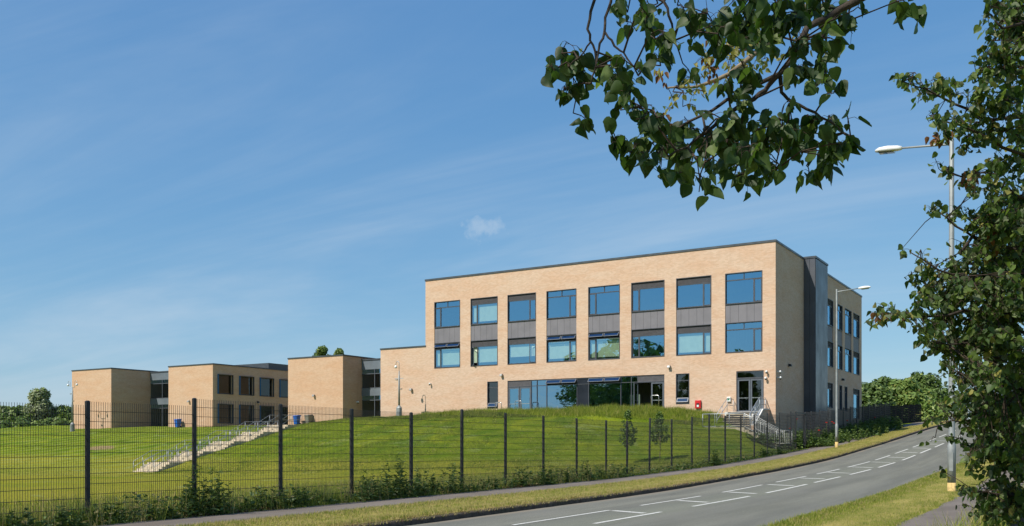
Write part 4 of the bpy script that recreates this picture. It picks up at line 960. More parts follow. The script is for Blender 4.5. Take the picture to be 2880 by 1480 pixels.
def scatter(n0, n1, t0, t1, cnt, power=1.0):
    q = rg.uniform(0, 1, cnt) ** power; return rg.uniform(n0, n1, cnt), t0 + (t1 - t0) * q
GM = ['grass_a', 'grass_b', 'grass_c', 'grass_d']
n, t_ = scatter(-14.15, -11.98, 8, 95, 30000, 1.6)
dry = np.clip((n + 12.9) / .9, 0, 1); z = lvl(0)(t_) * 0 + np.where(n < -12, F(t_) + (R(t_) + .10 - F(t_)) * (n - N_FENCE) / (N_KERB - .12 - N_FENCE), R(t_) + .12) + .055
grass('verge_blades', 'sun-bleached short grass on the verge beside the kerb', n, t_, z, rg.uniform(.04, .09, len(n)), GM, [.12, .30, .56, .02], 7, .05, .006, 21)
n, t_ = scatter(-12.35, -11.86, 8, 70, 9000, 1.4)
grass('verge_edge_tufts', 'dry straw-coloured grass hanging over the kerb', n, t_, R(t_) + .11, rg.uniform(.05, .11, len(n)), ['grass_c', 'leaf_brown', 'grass_b'], [.6, .15, .25], 6, .05, .006, 22, lean=1.0)
n, t_ = scatter(-5.02, -2.92, 12, 60, 20000, 1.3)
grass('near_verge_blades', 'short green grass on the right-hand verge round the near lamp', n, t_, R(t_) + .15, rg.uniform(.04, .10, len(n)), GM, [.30, .40, .26, .04], 7, .05, .006, 23)
n, t_ = scatter(-110, -16.6, 40, 66, 42000, .9)
m = (n < -17) & ~((n > -22.5) & (t_ > 60.5)) & (t_ > 40); n, t_ = n[m], t_[m]
grass('lawn_blades', 'mown grass covering the bank below the school', n, t_, gz(n, t_), rg.uniform(.04, .10, len(n)), ['grass_a', 'grass_b', 'grass_d', 'grass_c'], [.48, .40, .04, .08], 4, .14, .010, 24)
n, t_ = scatter(-24, -16.8, 10, 44, 16000, 1.1); u_ = (n + 16.8) / -7.2; m = rg.uniform(0, 1, len(n)) > u_ * .75; n, t_ = n[m], t_[m]
grass('meadow_grass', 'pale long grass on the school side of the fence', n, t_, gz(n, t_), rg.uniform(.12, .36, len(n)) * np.where(n > -19.5, 1.0, .6), ['grass_b', 'grass_a', 'grass_c'], [.5, .3, .2], 6, .10, .007, 28, lean=.8)
n, t_ = scatter(-60, -17.5, 43, 65, 46000, .9); m = ~((n > -22.6) & (t_ > 60.4)); n, t_ = n[m], t_[m]
patch = .5 + .5 * np.sin(n * .55 + 2.2 * np.sin(t_ * .31)) * np.cos(t_ * .47 + 1.3 * np.sin(n * .23))
grass('bank_grass', 'uneven longer grass on the bank in front of the tall block', n, t_, gz(n, t_), rg.uniform(.05, .17, len(n)) * (.5 + .8 * patch), ['grass_a', 'grass_b', 'grass_d', 'grass_c'], [.50, .38, .06, .06], 5, .11, .008, 29, lean=1.0)
# rough unmown grass on the terrace edge in front of the tall block
n, t_ = scatter(-58, -22.5, 56.5, 65.6, 15000, 1.0); cr = np.interp(n, [-60, -56, -47, -40, -33, -27, -22], [64.5, 63.8, 60.6, 58.8, 59.2, 60.2, 63.0])
m = t_ > cr - 1.4; n, t_ = n[m], t_[m]
hh = np.where(n > -46, 1.0, .4) * rg.uniform(.16, .46, len(n)) * (.7 + .5 * np.abs(np.sin(n * 1.1 + np.sin(t_))))
grass('terrace_grass', 'long rough grass along the top of the bank before the glazing', n, t_, gz(n, t_), hh, ['grass_b', 'grass_a', 'grass_c', 'grass_d'], [.45, .37, .06, .12], 7, .12, .010, 25, lean=.7)
n, t_ = scatter(-17.2, -15.7, 8, 34, 900, 1.3)
grass('seeding_grass', 'thin straw-coloured seeding stalks standing along the fence', n, t_, gz(n, t_), rg.uniform(.45, .95, len(n)), ['grass_c', 'grass_b', 'weed_b'], [.5, .3, .2], 4, .05, .005, 30, lean=.4)
# rank grass along the foot of the fence
n, t_ = scatter(-17.6, -15.75, 8, 62, 16000, 1.25); clump = .55 + .45 * np.sin(t_ * 1.7 + np.sin(t_ * .63) * 3) * np.cos(n * 1.9)
hh = rg.uniform(.10, .42, len(n)) * np.clip(clump, .25, 1) * np.where(t_ < 22, 1.35, np.where(t_ < 34, 1.0, .6)) * np.where(n > -15.95, .45, 1)
grass('fence_grass', 'rank grass growing through the foot of the mesh fence', n, t_, gz(n, t_), hh, ['grass_a', 'grass_b', 'grass_d', 'weed_a', 'grass_c'], [.34, .2, .24, .12, .10], 7, .07, .008, 26, lean=.7)
n, t_ = scatter(-1.9, 3.5, 8, 30, 5000); grass('hedge_foot_grass', 'tall yellowing grass beside the near path under the tree', n, t_, gz(n, t_), rg.uniform(.15, .55, len(n)), ['grass_b', 'grass_c', 'grass_a'], [.4, .25, .35], 6, .08, .008, 27, lean=.8)

# --- leaf shapes
def leaf_shape(wd=.46, tip=1.05, fold=.10, seed=0):
    r = random.Random(seed); j = lambda: r.uniform(-.025, .025)
    L = [(.16 * wd / .46, -.03), (wd * .78, .05), (wd, .22), (wd * .97, .40), (wd * .72, .62), (wd * .34, .84)]
    V = [(0, 0, 0), (0, .4, -fold * .4), (0, tip, -.06 + j() * 3)]
    curl = r.uniform(-.12, .06)
    Lf = [(x + j(), y + j(), fold * x / wd + j() + curl * y * y) for x, y in L]; Rt_ = [(-x + j(), y + j(), fold * x / wd + j() + curl * y * y) for x, y in L]
    V += Lf + Rt_; k = len(L); T = []
    for o in (3, 3 + k):
        q = [(0, o, 1)] + [(o + i, o + i + 1, 1) for i in range(k - 1)] + [(o + k - 1, 2, 1)]
        T += q if o == 3 else [(a, c, b) for a, b, c in q]
    return np.array(V), np.array(T)
POPLAR = [leaf_shape(.46, 1.06, .10, s) for s in range(3)] + [leaf_shape(.36, 1.1, .26, s + 7) for s in range(2)]
OVATE = [leaf_shape(.30, 1.05, .12, 20), leaf_shape(.26, 1.0, .2, 21)]
LANCE = [leaf_shape(.17, 1.05, .10, 22), leaf_shape(.14, 1.0, .16, 23)]
def rot_from(dir_, nrm):
    d = Vector(dir_).normalized(); n = Vector(nrm); n = n - d * n.dot(d)
    if n.length < 1e-4: n = d.orthogonal()
    n.normalize(); x = d.cross(n); return Matrix((x, d, n)).transposed()
def leaf_block(items, shapes):
    """items: (pos, rotation 3x3 np, size, material idx, shape idx) -> V,F,mi"""
    Vs, Fs, ms, o = [], [], [], 0
    for p, Rm, s, mi, k in items:
        V, T = shapes[k]; Vs.append(V @ Rm.T * s + p); Fs.append(T + o); ms.append(np.full(len(T), mi)); o += len(V)
    return np.concatenate(Vs), np.concatenate(Fs), np.concatenate(ms)
def rand_leaf(rn, droop=.75):
    a = rn.uniform(0, 2 * PI); d = Vector((math.cos(a) * (1 - droop * .6), math.sin(a) * (1 - droop * .6), -droop + rn.uniform(-.45, .35)))
    nrm = Vector((rn.gauss(0, 1), rn.gauss(0, 1), rn.gauss(.35, .8)))
    return rot_from(d, nrm)

# --- foliage in front: a drooping poplar limb overhead, and the poplar by the path at right
def foliage_tree(name, label, base, clusters, limbs, leaf_size, mats, probs, n_obj, seed, trunk=None, droop=.75, brown=()):
    rn = random.Random(seed)
    T = empty(name, base, label, 'tree')
    if trunk: MB().tube([p for p, r in trunk], [r for p, r in trunk], 10).build('trunk', 'bark', T, True)
    pts = []
    for mat, path in limbs:
        P = [Vector(p) for p, r in path]; rr = [r for p, r in path]
        Q, q = [], []
        for i in range(len(P) - 1):
            for s in range(3):
                f = s / 3; v = P[i].lerp(P[i+1], f); 
                if s: v = v + Vector((rn.gauss(0, 1), rn.gauss(0, 1), rn.gauss(0, 1))) * (P[i+1] - P[i]).length * .03
                Q.append(v); q.append(rr[i] + (rr[i+1] - rr[i]) * f)
        Q.append(P[-1]); q.append(rr[-1])
        MB().tube(Q, q, 6).build('branch', mat, T, True); pts += Q
    tw = MB(); items = []
    for (c, rad, cnt, szf) in clusters:
        c = Vector(c); near = min(pts, key=lambda p: (p - c).length) if pts else c
        mid = near.lerp(c, .55) + Vector((rn.gauss(0, .03), rn.gauss(0, .03), abs(rn.gauss(0, .05))))
        tw.tube([near, mid, c], [.006, .0045, .003], 4, False)
        subs = []
        for k in range(max(1, cnt // 5)):
            e = c + Vector((rn.uniform(-1, 1) * rad[0], rn.uniform(-1, 1) * rad[1], rn.uniform(-1, 1) * rad[2]))
            m_ = (mid if k % 2 else c).lerp(e, .5) + Vector((0, 0, rn.uniform(0, .04)))
            tw.tube([(mid if k % 2 else c), m_, e], [.0035, .003, .002], 4, False); subs.append((m_, e))
        for k in range(cnt):
            m_, e = rn.choice(subs); on = m_.lerp(e, rn.uniform(0, 1.0))
            off = Vector((rn.gauss(0, 1), rn.gauss(0, 1), rn.gauss(-.2, .8))).normalized() * rn.uniform(.25, 1.0) * min(.065, max(rad) * .9) * (1 + .3 * rn.random())
            p = on + off; Rm = rand_leaf(rn, droop); s = leaf_size * szf * rn.choice((.42, .55, .7, .85, .95, 1, 1.05, 1.15, 1.25))
            tw.tube([on, on.lerp(p, .6) + Vector((0, 0, .01)), p], [.0016, .0013, .001], 3, False)
            items.append((np.array(p), np.array(Rm), s, (rn.choice((len(mats) - 1, len(mats) - 1, len(mats) - 2)) if abs(szf - .62) < .005 else rn.choices(range(len(mats)), probs)[0]), rn.randrange(len(POPLAR))))  # back sprays take only the lightest leaf colours, as painted sunlight
    tw.build('twigs', 'twig', T).__setitem__('kind', 'stuff')
    items.sort(key=lambda it: -it[2] / max(.5, float(np.linalg.norm(it[0]))))
    cache = {}
    bb = base_of(T)
    for p, Rm, s, mi, k in items[:n_obj]:
        if (mi, k) not in cache:
            V, Tn = POPLAR[k]; me = bpy.data.meshes.new('leaf'); me.from_pydata(V.tolist(), [], Tn.tolist()); me.materials.append(M[mats[mi]]); me.update(); cache[(mi, k)] = me
        o = bpy.data.objects.new('leaf', cache[(mi, k)]); COL.objects.link(o); o.parent = T
        o.matrix_local = Matrix.Translation(Vector(p) - bb) @ (Matrix(Rm.tolist()).to_4x4()) @ Matrix.Scale(s, 4)
    if items[n_obj:]:
        V, Fq, mi = leaf_block(items[n_obj:], POPLAR)
        np_mesh('foliage', V, Fq, mats, mi, T).__setitem__('kind', 'stuff')
    for (c, rad, cnt) in brown:
        it = []
        for k in range(cnt):
            p = Vector(c) + Vector((rn.uniform(-1, 1) * rad[0], rn.uniform(-1, 1) * rad[1], rn.uniform(-1, 1) * rad[2])); it.append((np.array(p), np.array(rand_leaf(rn, .9)), leaf_size * rn.uniform(.5, .8), rn.randrange(2), 3 + rn.randrange(2)))
        V, Fq, mi = leaf_block(it, POPLAR); np_mesh('withered_leaves', V, Fq, ['leaf_brown', 'leaf_yellow'], mi, T).__setitem__('kind', 'stuff')
    return T
def cl(px, py, Y, rx, ry, n, sz=1.0, rn=random.Random(5)):
    Yj = Y + rn.uniform(-.45, .45); s = Yj / F_PX
    return (at(px, py, Yj), (rx * s, .28, ry * s), n, sz)
LM = ['leaf_dark', 'leaf_mid', 'leaf_light']
Yo = 4.9
OV = [(1565,150,30,50,10),(1590,205,55,35,15),(1575,255,35,40,9),(1598,318,32,25,4),(1660,190,35,45,12),(1718,180,26,40,9),(1755,168,20,30,4),(1545,195,18,40,5),
 (1765,35,30,35,7),(1805,35,35,30,9),(1790,88,18,20,3),(1843,110,30,45,12),(1885,122,22,25,5),(1858,185,30,26,5),(1920,178,28,28,3),(1905,15,10,10,1),(1850,10,30,12,3),(1955,85,18,28,3),
 (1990,38,50,40,18),(2060,55,50,45,22),(2120,60,60,50,28),(2200,40,70,45,30),(2290,32,70,35,22),(2020,95,36,32,8),(2150,130,55,45,14),(2245,112,45,30,10),(2310,105,50,40,11),(2380,95,24,28,3),(2400,30,40,25,8),
 (1760,238,26,34,10),(1785,300,50,36,15),(1745,310,22,40,7),(1835,335,45,32,12),(1850,375,45,36,14),(1738,420,22,40,10),(1780,440,42,44,14),(1830,480,35,34,10),(1880,405,40,36,10),(1905,455,50,42,14),(1965,395,50,42,16),(1990,462,32,40,10),(1968,540,20,28,5),(1940,512,16,24,4),
 (2030,335,42,34,10),(2058,252,42,42,11),(2100,205,42,42,10),(2048,420,50,42,18),(2118,382,50,42,18),(2120,445,50,40,16),(2064,500,26,32,8),(2090,520,18,24,4),
 (2200,335,50,42,16),(2205,402,60,42,20),(2252,440,42,36,13),(2184,482,34,34,10),(2172,525,16,24,4),(2285,382,60,36,19),(2335,420,42,36,15),(2340,352,34,26,8),(2392,392,22,34,6),(2312,468,34,34,10),(2268,492,26,24,5),
 (2268,220,30,26,7),(2325,232,32,30,10),(2345,262,16,18,3),(2560,30,16,22,4),(2520,5,30,14,4)]
clus = [cl(a + (14 if a < 1700 else 0), b - max(0, b - 330) * .16, Yo, c * .8, d * .85, int(n * 1.75), 1.0) for a, b, c, d, n in OV]
# ivy-like sprays farther back on the same tree, sunlight painted in by paler leaves
clus += [cl(a, b, 7.6, c, d, n, .62) for a, b, c, d, n in [(1955,225,40,26,24),(1930,262,40,18,18),(2060,150,50,40,40),(2110,120,50,50,40),(2040,120,30,30,16),(2150,165,36,30,22),(1880,250,16,14,8),(1990,190,14,26,9),(1920,300,30,20,10),(2090,200,30,40,22),(2260,130,30,24,12)]]
for k in range(60):
    p_ = Vector((random.Random(k).uniform(-3.6, 1.6), random.Random(k + 99).uniform(.4, 3.4), random.Random(k + 55).uniform(3.1, 5.2))); clus.append((p_, (.32, .32, .22), 30, 1.0))  # unseen upper crown, added towards the sun to shade the hanging leaves
def br(mat, *p): return (mat, [(at(a, b, Y), r) for a, b, Y, r in p])
limbs = [br('bark', (2700,-160,5.0,.032), (2480,-40,5.0,.026), (2361,27,5.0,.021), (2270,77,4.95,.018), (2234,150,4.9,.016), (2193,208,4.9,.014), (2153,254,4.85,.012), (2098,290,4.8,.012), (2035,331,4.8,.010), (1999,362,4.8,.009), (1953,395,4.75,.007), (1880,440,4.7,.005)),
 br('bark', (2193,208,4.9,.014), (2110,252,5.0,.011), (2044,281,5.0,.010), (1976,324,5.05,.008), (1872,376,5.1,.006), (1790,430,5.1,.004)),
 br('bark', (2700,-160,5.0,.03), (2300,-110,4.9,.02), (1900,-90,4.9,.014), (1700,-60,4.9,.010), (1672,0,4.9,.008), (1652,82,4.9,.007), (1668,127,4.9,.006), (1677,181,4.9,.005), (1663,235,4.9,.004)),
 br('bark', (1900,-90,4.9,.012), (1722,-20,4.85,.008), (1702,50,4.85,.007), (1700,91,4.85,.007), (1684,140,4.85,.006), (1676,190,4.8,.004)),
 br('bark', (1702,91,4.85,.006), (1728,130,4.85,.006), (1754,148,4.85,.005), (1795,213,4.85,.004)),
 br('bark', (1660,120,4.9,.005), (1640,150,4.9,.004), (1600,188,4.9,.003)),
 br('bark', (1900,-90,4.9,.01), (1867,5,4.9,.008), (1890,68,4.9,.006), (1895,115,4.9,.004)),
 br('bark', (2195,215,4.9,.012), (2198,260,4.9,.009), (2225,285,4.9,.008), (2293,317,4.9,.007), (2339,345,4.9,.005), (2385,385,4.9,.003)),
 br('bark', (2098,290,4.8,.008), (2085,350,4.8,.006), (2075,410,4.8,.005), (2064,500,4.8,.003)), br('bark', (1976,324,5.05,.007), (1990,400,5,.005), (1970,490,5,.004), (1966,540,5,.003)),
 br('bark', (2193,320,4.9,.006), (2200,400,4.9,.005), (2180,480,4.9,.003)),
 br('bark_pale', (2500,-160,7.8,.04), (2250,40,7.8,.03), (2150,130,7.7,.023), (2062,199,7.6,.018), (2021,222,7.6,.016), (1953,245,7.6,.012), (1876,247,7.6,.007)),
 br('bark_pale', (2250,40,7.8,.03), (2120,120,7.6,.02), (2030,130,7.6,.012), (1990,180,7.6,.006))]
tb = Vector((4.6, 2.4, g1(4.6, 2.4)))
tk = [(tb - Vector((0, 0, .3)), .26), (tb + Vector((-.05, .1, 1.5)), .2), (tb + Vector((-.2, .4, 3.6)), .16), (tb + Vector((-.6, .8, 5.0)), .11)]
lim0 = ('bark', [(tk[2][0], .09), (tk[2][0].lerp(at(2700, -160, 5.0), .5) + Vector((0, 0, .35)), .06), (at(2700, -160, 5.0), .042)])
lim1 = ('bark', [(tk[3][0], .09), (tk[3][0].lerp(at(2500, -160, 7.8), .5) + Vector((0, 0, .25)), .075), (at(2500, -160, 7.8), .06)])
lim2 = ('bark', [(tk[3][0], .1), (Vector((1.5, 2.4, 4.6)), .07), (Vector((-1.2, 1.9, 4.5)), .05), (Vector((-3.4, 1.6, 4.3)), .02)])
random.seed(9)
foliage_tree('overhanging_poplar', 'poplar branch with big dark leaves hanging into the top of the picture', tb, clus, limbs + [lim0, lim1, lim2], .074, LM + ['leaf_yellow'], [.54, .36, .10, .0], 300, 31, tk, .72,
  [(at(1995, 150, 7.4), (.03, .1, .14), 26), (at(2000, 210, 7.4), (.04, .1, .08), 16), (at(1860, 212, 7.4), (.04, .1, .05), 12), (at(1872, 335, 7.4), (.06, .1, .03), 10)])

YR = 8.3
RT_ = [(2790,20,50,26,26),(2850,40,30,36,22),(2868,100,16,30,12),(2800,115,44,30,26),(2830,160,50,34,36),(2770,150,14,26,8),(2860,210,26,40,26),(2800,215,44,32,30),(2745,205,28,20,9),
 (2535,222,16,20,6),(2560,235,26,24,9),(2590,252,30,26,10),(2620,250,30,24,10),(2655,240,26,22,9),(2690,265,34,26,14),(2740,290,40,30,18),(2790,280,46,40,30),(2840,290,40,44,32),(2870,340,20,50,22),
 (2630,330,22,22,6),(2650,350,26,18,7),(2690,345,34,20,12),(2730,355,40,22,18),(2780,365,46,30,26),(2830,370,46,40,30),(2660,390,30,20,8),(2700,410,28,24,10),(2640,475,12,14,2),(2665,480,22,22,6),(2720,490,34,30,14),(2780,480,46,40,28),(2840,470,40,50,32),
 (2745,545,16,20,6),(2810,560,46,36,24),(2858,560,26,50,22),(2630,588,26,12,7),(2660,600,24,18,8),(2690,590,24,14,7),(2740,600,26,14,6),(2785,640,16,36,9),(2830,640,40,40,20),(2862,660,20,50,18),(2780,600,30,24,10),
 (2540,696,12,10,3),(2575,735,20,20,6),(2600,745,24,22,9),(2590,790,34,26,14),(2640,770,40,30,22),(2690,770,46,30,26),(2740,740,40,34,24),(2800,730,46,40,34),(2850,740,30,50,30),
 (2470,868,16,16,4),(2480,900,22,18,7),(2520,880,24,18,8),(2545,905,30,22,12),(2580,860,34,34,18),(2600,820,30,30,14),(2630,840,46,40,32),(2690,840,50,40,36),(2750,820,50,44,38),(2810,820,50,44,38),(2860,830,24,54,28),
 (2600,920,44,26,20),(2660,910,50,36,32),(2720,900,50,40,36),(2780,900,50,40,38),(2840,900,44,44,38),(2615,965,30,22,10),(2650,980,40,30,20),(2710,980,50,36,32),(2770,975,50,40,38),(2830,980,50,40,40)]
YB = 9.6
RB = [(2690,1050,46,36,24),(2740,1050,50,40,36),(2800,1050,50,40,40),(2850,1050,34,46,34),(2700,1120,44,34,20),(2760,1120,50,38,36),(2820,1120,50,40,40),(2866,1120,20,50,22),(2640,1140,34,16,7),(2620,1180,18,18,4),(2690,1175,46,24,16),(2750,1190,46,34,30),(2810,1190,50,40,38),(2860,1200,26,46,28),
 (2700,1235,40,16,8),(2770,1250,46,34,26),(2830,1260,46,40,36),(2720,1290,30,16,7),(2760,1310,40,26,18),(2820,1320,46,36,32),(2864,1320,22,46,24),(2710,1380,34,12,8),(2750,1385,40,18,14),(2800,1385,46,34,28),(2850,1390,34,44,32),(2740,1430,26,14,7),(2800,1435,40,26,20),(2850,1450,34,34,26),(2866,1260,20,40,18),
 (2630,1232,10,10,1),(2660,1330,22,10,3)]
clus = [cl(a, b, YR, c, d, int(n * 2.5), .66) for a, b, c, d, n in RT_] + [cl(a, b, YB, c, d, int(n * 3.0), .64) for a, b, c, d, n in RB]
rq = random.Random(123)
for k in range(75):
    py = rq.uniform(560, 1300); lo_ = np.interp(py, [560, 690, 790, 850, 960, 1050, 1150, 1300], [2790, 2720, 2640, 2600, 2640, 2715, 2725, 2770]); px = rq.uniform(lo_, 2890)
    clus.append(cl(px, py, rq.uniform(8.0, 9.4), 38, 34, 44, .66))
# deeper foliage behind, so the crown has volume
rr = random.Random(77)
for k in range(120):
    py = rr.uniform(-60, 1460); px = rr.uniform(2850 if py < 700 else 2760, 2990)
    if py > 1200: px = max(px, 2760)
    clus.append(cl(px, py, rr.uniform(8.6, 11.2), 46, 46, 30, .95))
for k in range(70):
    clus.append(cl(rr.uniform(2885, 3250), rr.uniform(-500, 1450), rr.uniform(7.6, 10.5), 60, 60, 26, 1.0))
base2 = at(3020, 1700, 9.2); base2.z = g1(base2.x, base2.y)
bx, by, bz = base2
tk2 = [((bx, by, bz - .3), .2), ((bx - .03, by, bz + 1.5), .17), ((bx - .1, by + .1, bz + 4), .12), ((bx - .1, by + .05, bz + 7.5), .05)]
limbs = []
def tp(z): 
    for (p, r), (q, s) in zip(tk2[:-1], tk2[1:]):
        if p[2] <= z <= q[2]: f = (z - p[2]) / (q[2] - p[2]); return Vector(p).lerp(Vector(q), f)
    return Vector(tk2[-1][0])
for pts_ in ([(2880,330,8.4),(2760,330,8.3),(2640,270,8.3),(2540,230,8.2)], [(2890,440,8.5),(2800,400,8.3),(2700,352,8.2),(2630,335,8.2)], [(2885,705,8.4),(2810,692,8.3),(2735,665,8.3),(2670,620,8.3),(2640,595,8.3)], [(2735,665,8.3),(2700,710,8.3),(2735,745,8.3)], [(2890,900,8.5),(2760,880,8.3),(2620,890,8.2),(2480,890,8.2)], [(2880,800,8.5),(2760,790,8.3),(2640,760,8.2),(2560,710,8.2)], [(2890,60,8.4),(2820,80,8.3),(2770,30,8.3)], [(2890,200,8.4),(2820,170,8.3),(2750,200,8.3)], [(2890,560,8.6),(2800,520,8.3),(2660,480,8.2)],
             [(2890,1100,9.6),(2800,1080,9.5),(2700,1060,9.5)], [(2890,1180,9.7),(2780,1190,9.6),(2640,1190,9.5)], [(2890,1300,9.7),(2800,1290,9.6),(2700,1250,9.5)], [(2890,1400,9.7),(2800,1390,9.6),(2710,1380,9.5)], [(2890,1010,8.6),(2760,985,8.4),(2620,960,8.3)]):
    a = at(*pts_[0]); zt_ = min(max(a.z - .5, bz + .3), bz + 7.3); s = tp(zt_)
    P = [(s, .032)] + [(at(*q), r) for q, r in zip(pts_, np.linspace(.018, .005, len(pts_)))]; limbs.append(('bark', P))
foliage_tree('path_side_poplar', 'leafy poplar filling the right edge beside the near lamp', base2, clus, limbs, .090, ['leaf_dark', 'leaf_mid', 'leaf_light', 'leaf_grey', 'leaf_yellow'], [.13, .34, .37, .11, .05], 300, 41, tk2, .62,
  [(at(2645, 385, 8.1), (.1, .1, .06), 18), (at(2730, 500, 8.1), (.08, .1, .08), 16), (at(2785, 650, 8.1), (.05, .1, .2), 22), (at(2500, 888, 8.1), (.12, .1, .04), 14)])
MBo = MB(); q = at(2868, 1475, 10.2)
o = empty('timber_post', (q.x, q.y, g1(q.x, q.y)), 'weathered pointed timber post in the bottom right corner under the leaves', 'post')
gzq = g1(q.x, q.y); MB().hexa([(q.x - .09, q.y - .09, gzq - .2), (q.x + .09, q.y - .09, gzq - .2), (q.x + .09, q.y + .09, gzq - .2), (q.x - .09, q.y + .09, gzq - .2), (q.x - .09, q.y - .09, q.z - .03), (q.x + .09, q.y - .09, q.z - .03), (q.x + .09, q.y + .09, q.z - .03), (q.x - .09, q.y + .09, q.z - .03)]).build('shaft', 'timber_grey', o, bevel=.008)
MB().hexa([(q.x - .088, q.y - .088, q.z - .028), (q.x + .088, q.y - .088, q.z - .028), (q.x + .088, q.y + .088, q.z - .028), (q.x - .088, q.y + .088, q.z - .028), (q.x - .02, q.y - .02, q.z + .09), (q.x + .02, q.y - .02, q.z + .09), (q.x + .02, q.y + .02, q.z + .09), (q.x - .02, q.y + .02, q.z + .09)]).build('point', 'timber_grey', o)

# --- trees and bushes farther off
def far_tree(name, label, c, h, rad, zlow, mats, probs, n, size, seed, group=None, clumps=36, trunk_r=.14, cat='tree', top_taper=.5, bark='bark'):
    """c base point; crown from zlow*h to h"""
    rn = np.random.default_rng(seed); T = empty(name, c, label, cat, group)
    c = np.array(c, float); z0, z1 = zlow * h, h
    cc, cr = [], []
    for i in range(clumps):
        u = rn.uniform(0, 1); zz = z0 + (z1 - z0) * u
        prof = math.sin(PI * min(1, (u * .86 + .14))) ** .6 if top_taper else 1.0
        prof = max(.22, prof * (1 - top_taper * u * .6))
        a = rn.uniform(0, 2 * PI); q = math.sqrt(rn.uniform(.05, 1)) * rad * prof
        cc.append((math.cos(a) * q, math.sin(a) * q, zz)); cr.append(rad * rn.uniform(.22, .42) * (.6 + .4 * prof))
    cc, cr = np.array(cc), np.array(cr); cc[:, 2] = z0 + (cc[:, 2] - z0) * (h - cr * .95 - z0) / (z1 - z0)
    k = rn.integers(0, clumps, n); d = rn.normal(0, 1, (n, 3)); d /= np.linalg.norm(d, axis=1)[:, None]
    P = cc[k] + d * (cr[k] * rn.uniform(.35, 1.08, n) ** .5)[:, None]
    P[:, 2] = np.maximum(P[:, 2], .05)
    nr = d + rn.normal(0, .55, (n, 3)) + np.array([0, 0, .35]); nr /= np.linalg.norm(nr, axis=1)[:, None]
    a = np.cross(nr, rn.normal(0, 1, (n, 3))); a /= np.linalg.norm(a, axis=1)[:, None]; b = np.cross(nr, a)
    s = (size * rn.uniform(.6, 1.3, n))[:, None]
    V = np.stack([P - a * s * .9, P - b * s * .48, P + a * s * .9, P + b * s * .48], 1) + c
    mi = rn.choice(len(mats), n, p=probs)
    np_mesh('crown', V.reshape(-1, 3), np.arange(4 * n).reshape(-1, 4), mats, mi, T)
    c = Vector(c); mb = MB(); top = c + Vector((0, 0, z0 + (z1 - z0) * .7))
    mb.tube([c - Vector((0, 0, .3)), c.lerp(top, .5) + Vector((rn.normal(0, .05), rn.normal(0, .05), 0)), top], [trunk_r, trunk_r * .7, trunk_r * .25], 8)
    for i in range(min(9, clumps)): mb.tube([c.lerp(top, .35 + .06 * i), c + Vector(cc[i])], [trunk_r * .4, trunk_r * .12], 5, False)
    mb.build('trunk', bark, T, True); return T
HM = ['hedge_a', 'hedge_b', 'hedge_c']
def tree_at(px, ytop, Y, rad, label, n=5200, size=.30, seed=1, zlow=.12, mats=HM, probs=(.34, .40, .26), name='field_tree', group=None, base=None, **k):
    p = at(px, 1250, Y); zb = base if base is not None else g1(p.x, p.y); h = (HY - ytop) / F_PX * Y - zb
    return far_tree(name, label, (p.x, p.y, zb), h, rad, zlow, mats, probs, n, size, seed, group, **k)
G1 = 'trees beyond the left end of the lawn'
tree_at(112, 1090, 128, 3.3, 'tall grey-green tree rising above the hedge at far left', 10000, .24, 3, .02, ['hazed_leaf', 'leaf_grey', 'hedge_c'], (.7, .15, .15), group=G1, base=1.8, top_taper=1.55, clumps=70)
for i, (px, yt, Y, r, lab) in enumerate(((-40, 1140, 126, 5.2, 'round bush cut by the left edge of the picture'), (22, 1142, 124, 3.8, 'dark bush left of the tall grey-green tree'), (62, 1138, 129, 3.2, 'bright green bush just left of the tall grey-green tree'), (172, 1140, 130, 3.8, 'green bush between the tall tree and the camera pole'), (196, 1146, 133, 2.8, 'bush touching the left wall of the end block'), (20, 1172, 118, 3.0, 'low shrub in front of the dark bush at far left'), (150, 1176, 121, 2.8, 'low dark shrub at the foot of the tall grey-green tree'))):
    tree_at(px, yt, Y, r, lab, 5200, .34, 40 + i, .02, group=G1, base=1.7, name='hedge_bush', cat='bush', probs=((.3, .42, .28) if i % 2 else (.18, .42, .40)))
G2 = 'treetops above the school roof'
tree_at(903, 970, 150, 2.6, 'left of the two treetops above the plain block', 5200, .28, 61, .55, group=G2, base=2.0, clumps=26); tree_at(950, 975, 150, 2.2, 'right of the two treetops above the plain block', 4200, .28, 62, .55, group=G2, base=2.0, clumps=22)
G3 = 'trees beyond the right end of the school'
for i, (px, yt, Y, r, lab) in enumerate(((2448, 1075, 118, 4.6, 'round tree just right of the school wall'), (2492, 1058, 124, 4.8, 'second tree from the school wall on the right'), (2545, 1062, 120, 4.6, 'olive tree between the school wall and the roadside trees'), (2600, 1045, 130, 5.0, 'tree at the bend of the road beyond the far lamp'), (2420, 1072, 138, 5.2, 'tree half hidden behind the end of the school'))):
    tree_at(px, yt, Y, r, lab, 7800, .32, 70 + i, .03, group=G3, base=2.0, mats=HM if i != 2 else ['hedge_b', 'hedge_c', 'leaf_yellow'], probs=(.74, .20, .06) if i != 2 else (.6, .32, .08))
G4 = 'trees on the right-hand roadside'
for i, (n_, t_0, h, r, lab) in enumerate(((-.4, 50, 7.8, 2.5, 'pale green roadside tree behind the near lamp'), (-.3, 58, 8.0, 2.6, 'second roadside tree behind the near lamp'), (.2, 68, 8.2, 3.0, 'roadside tree where the road crests'), (2.2, 42, 7.5, 2.8, 'roadside tree behind the poplar, nearest the path'), (1.0, 80, 9.0, 3.6, 'farthest roadside tree on the right'))):
    zb = float(R(t_0)) + .2
    far_tree('roadside_tree', lab, (n_, t_0, zb), h, r, .06, ['hedge_b', 'hedge_c', 'leaf_grey', 'hedge_a'], (.34, .30, .20, .16), 12000, .12 if i != 4 else .16, 90 + i, G4, clumps=60, bark='bark_pale')
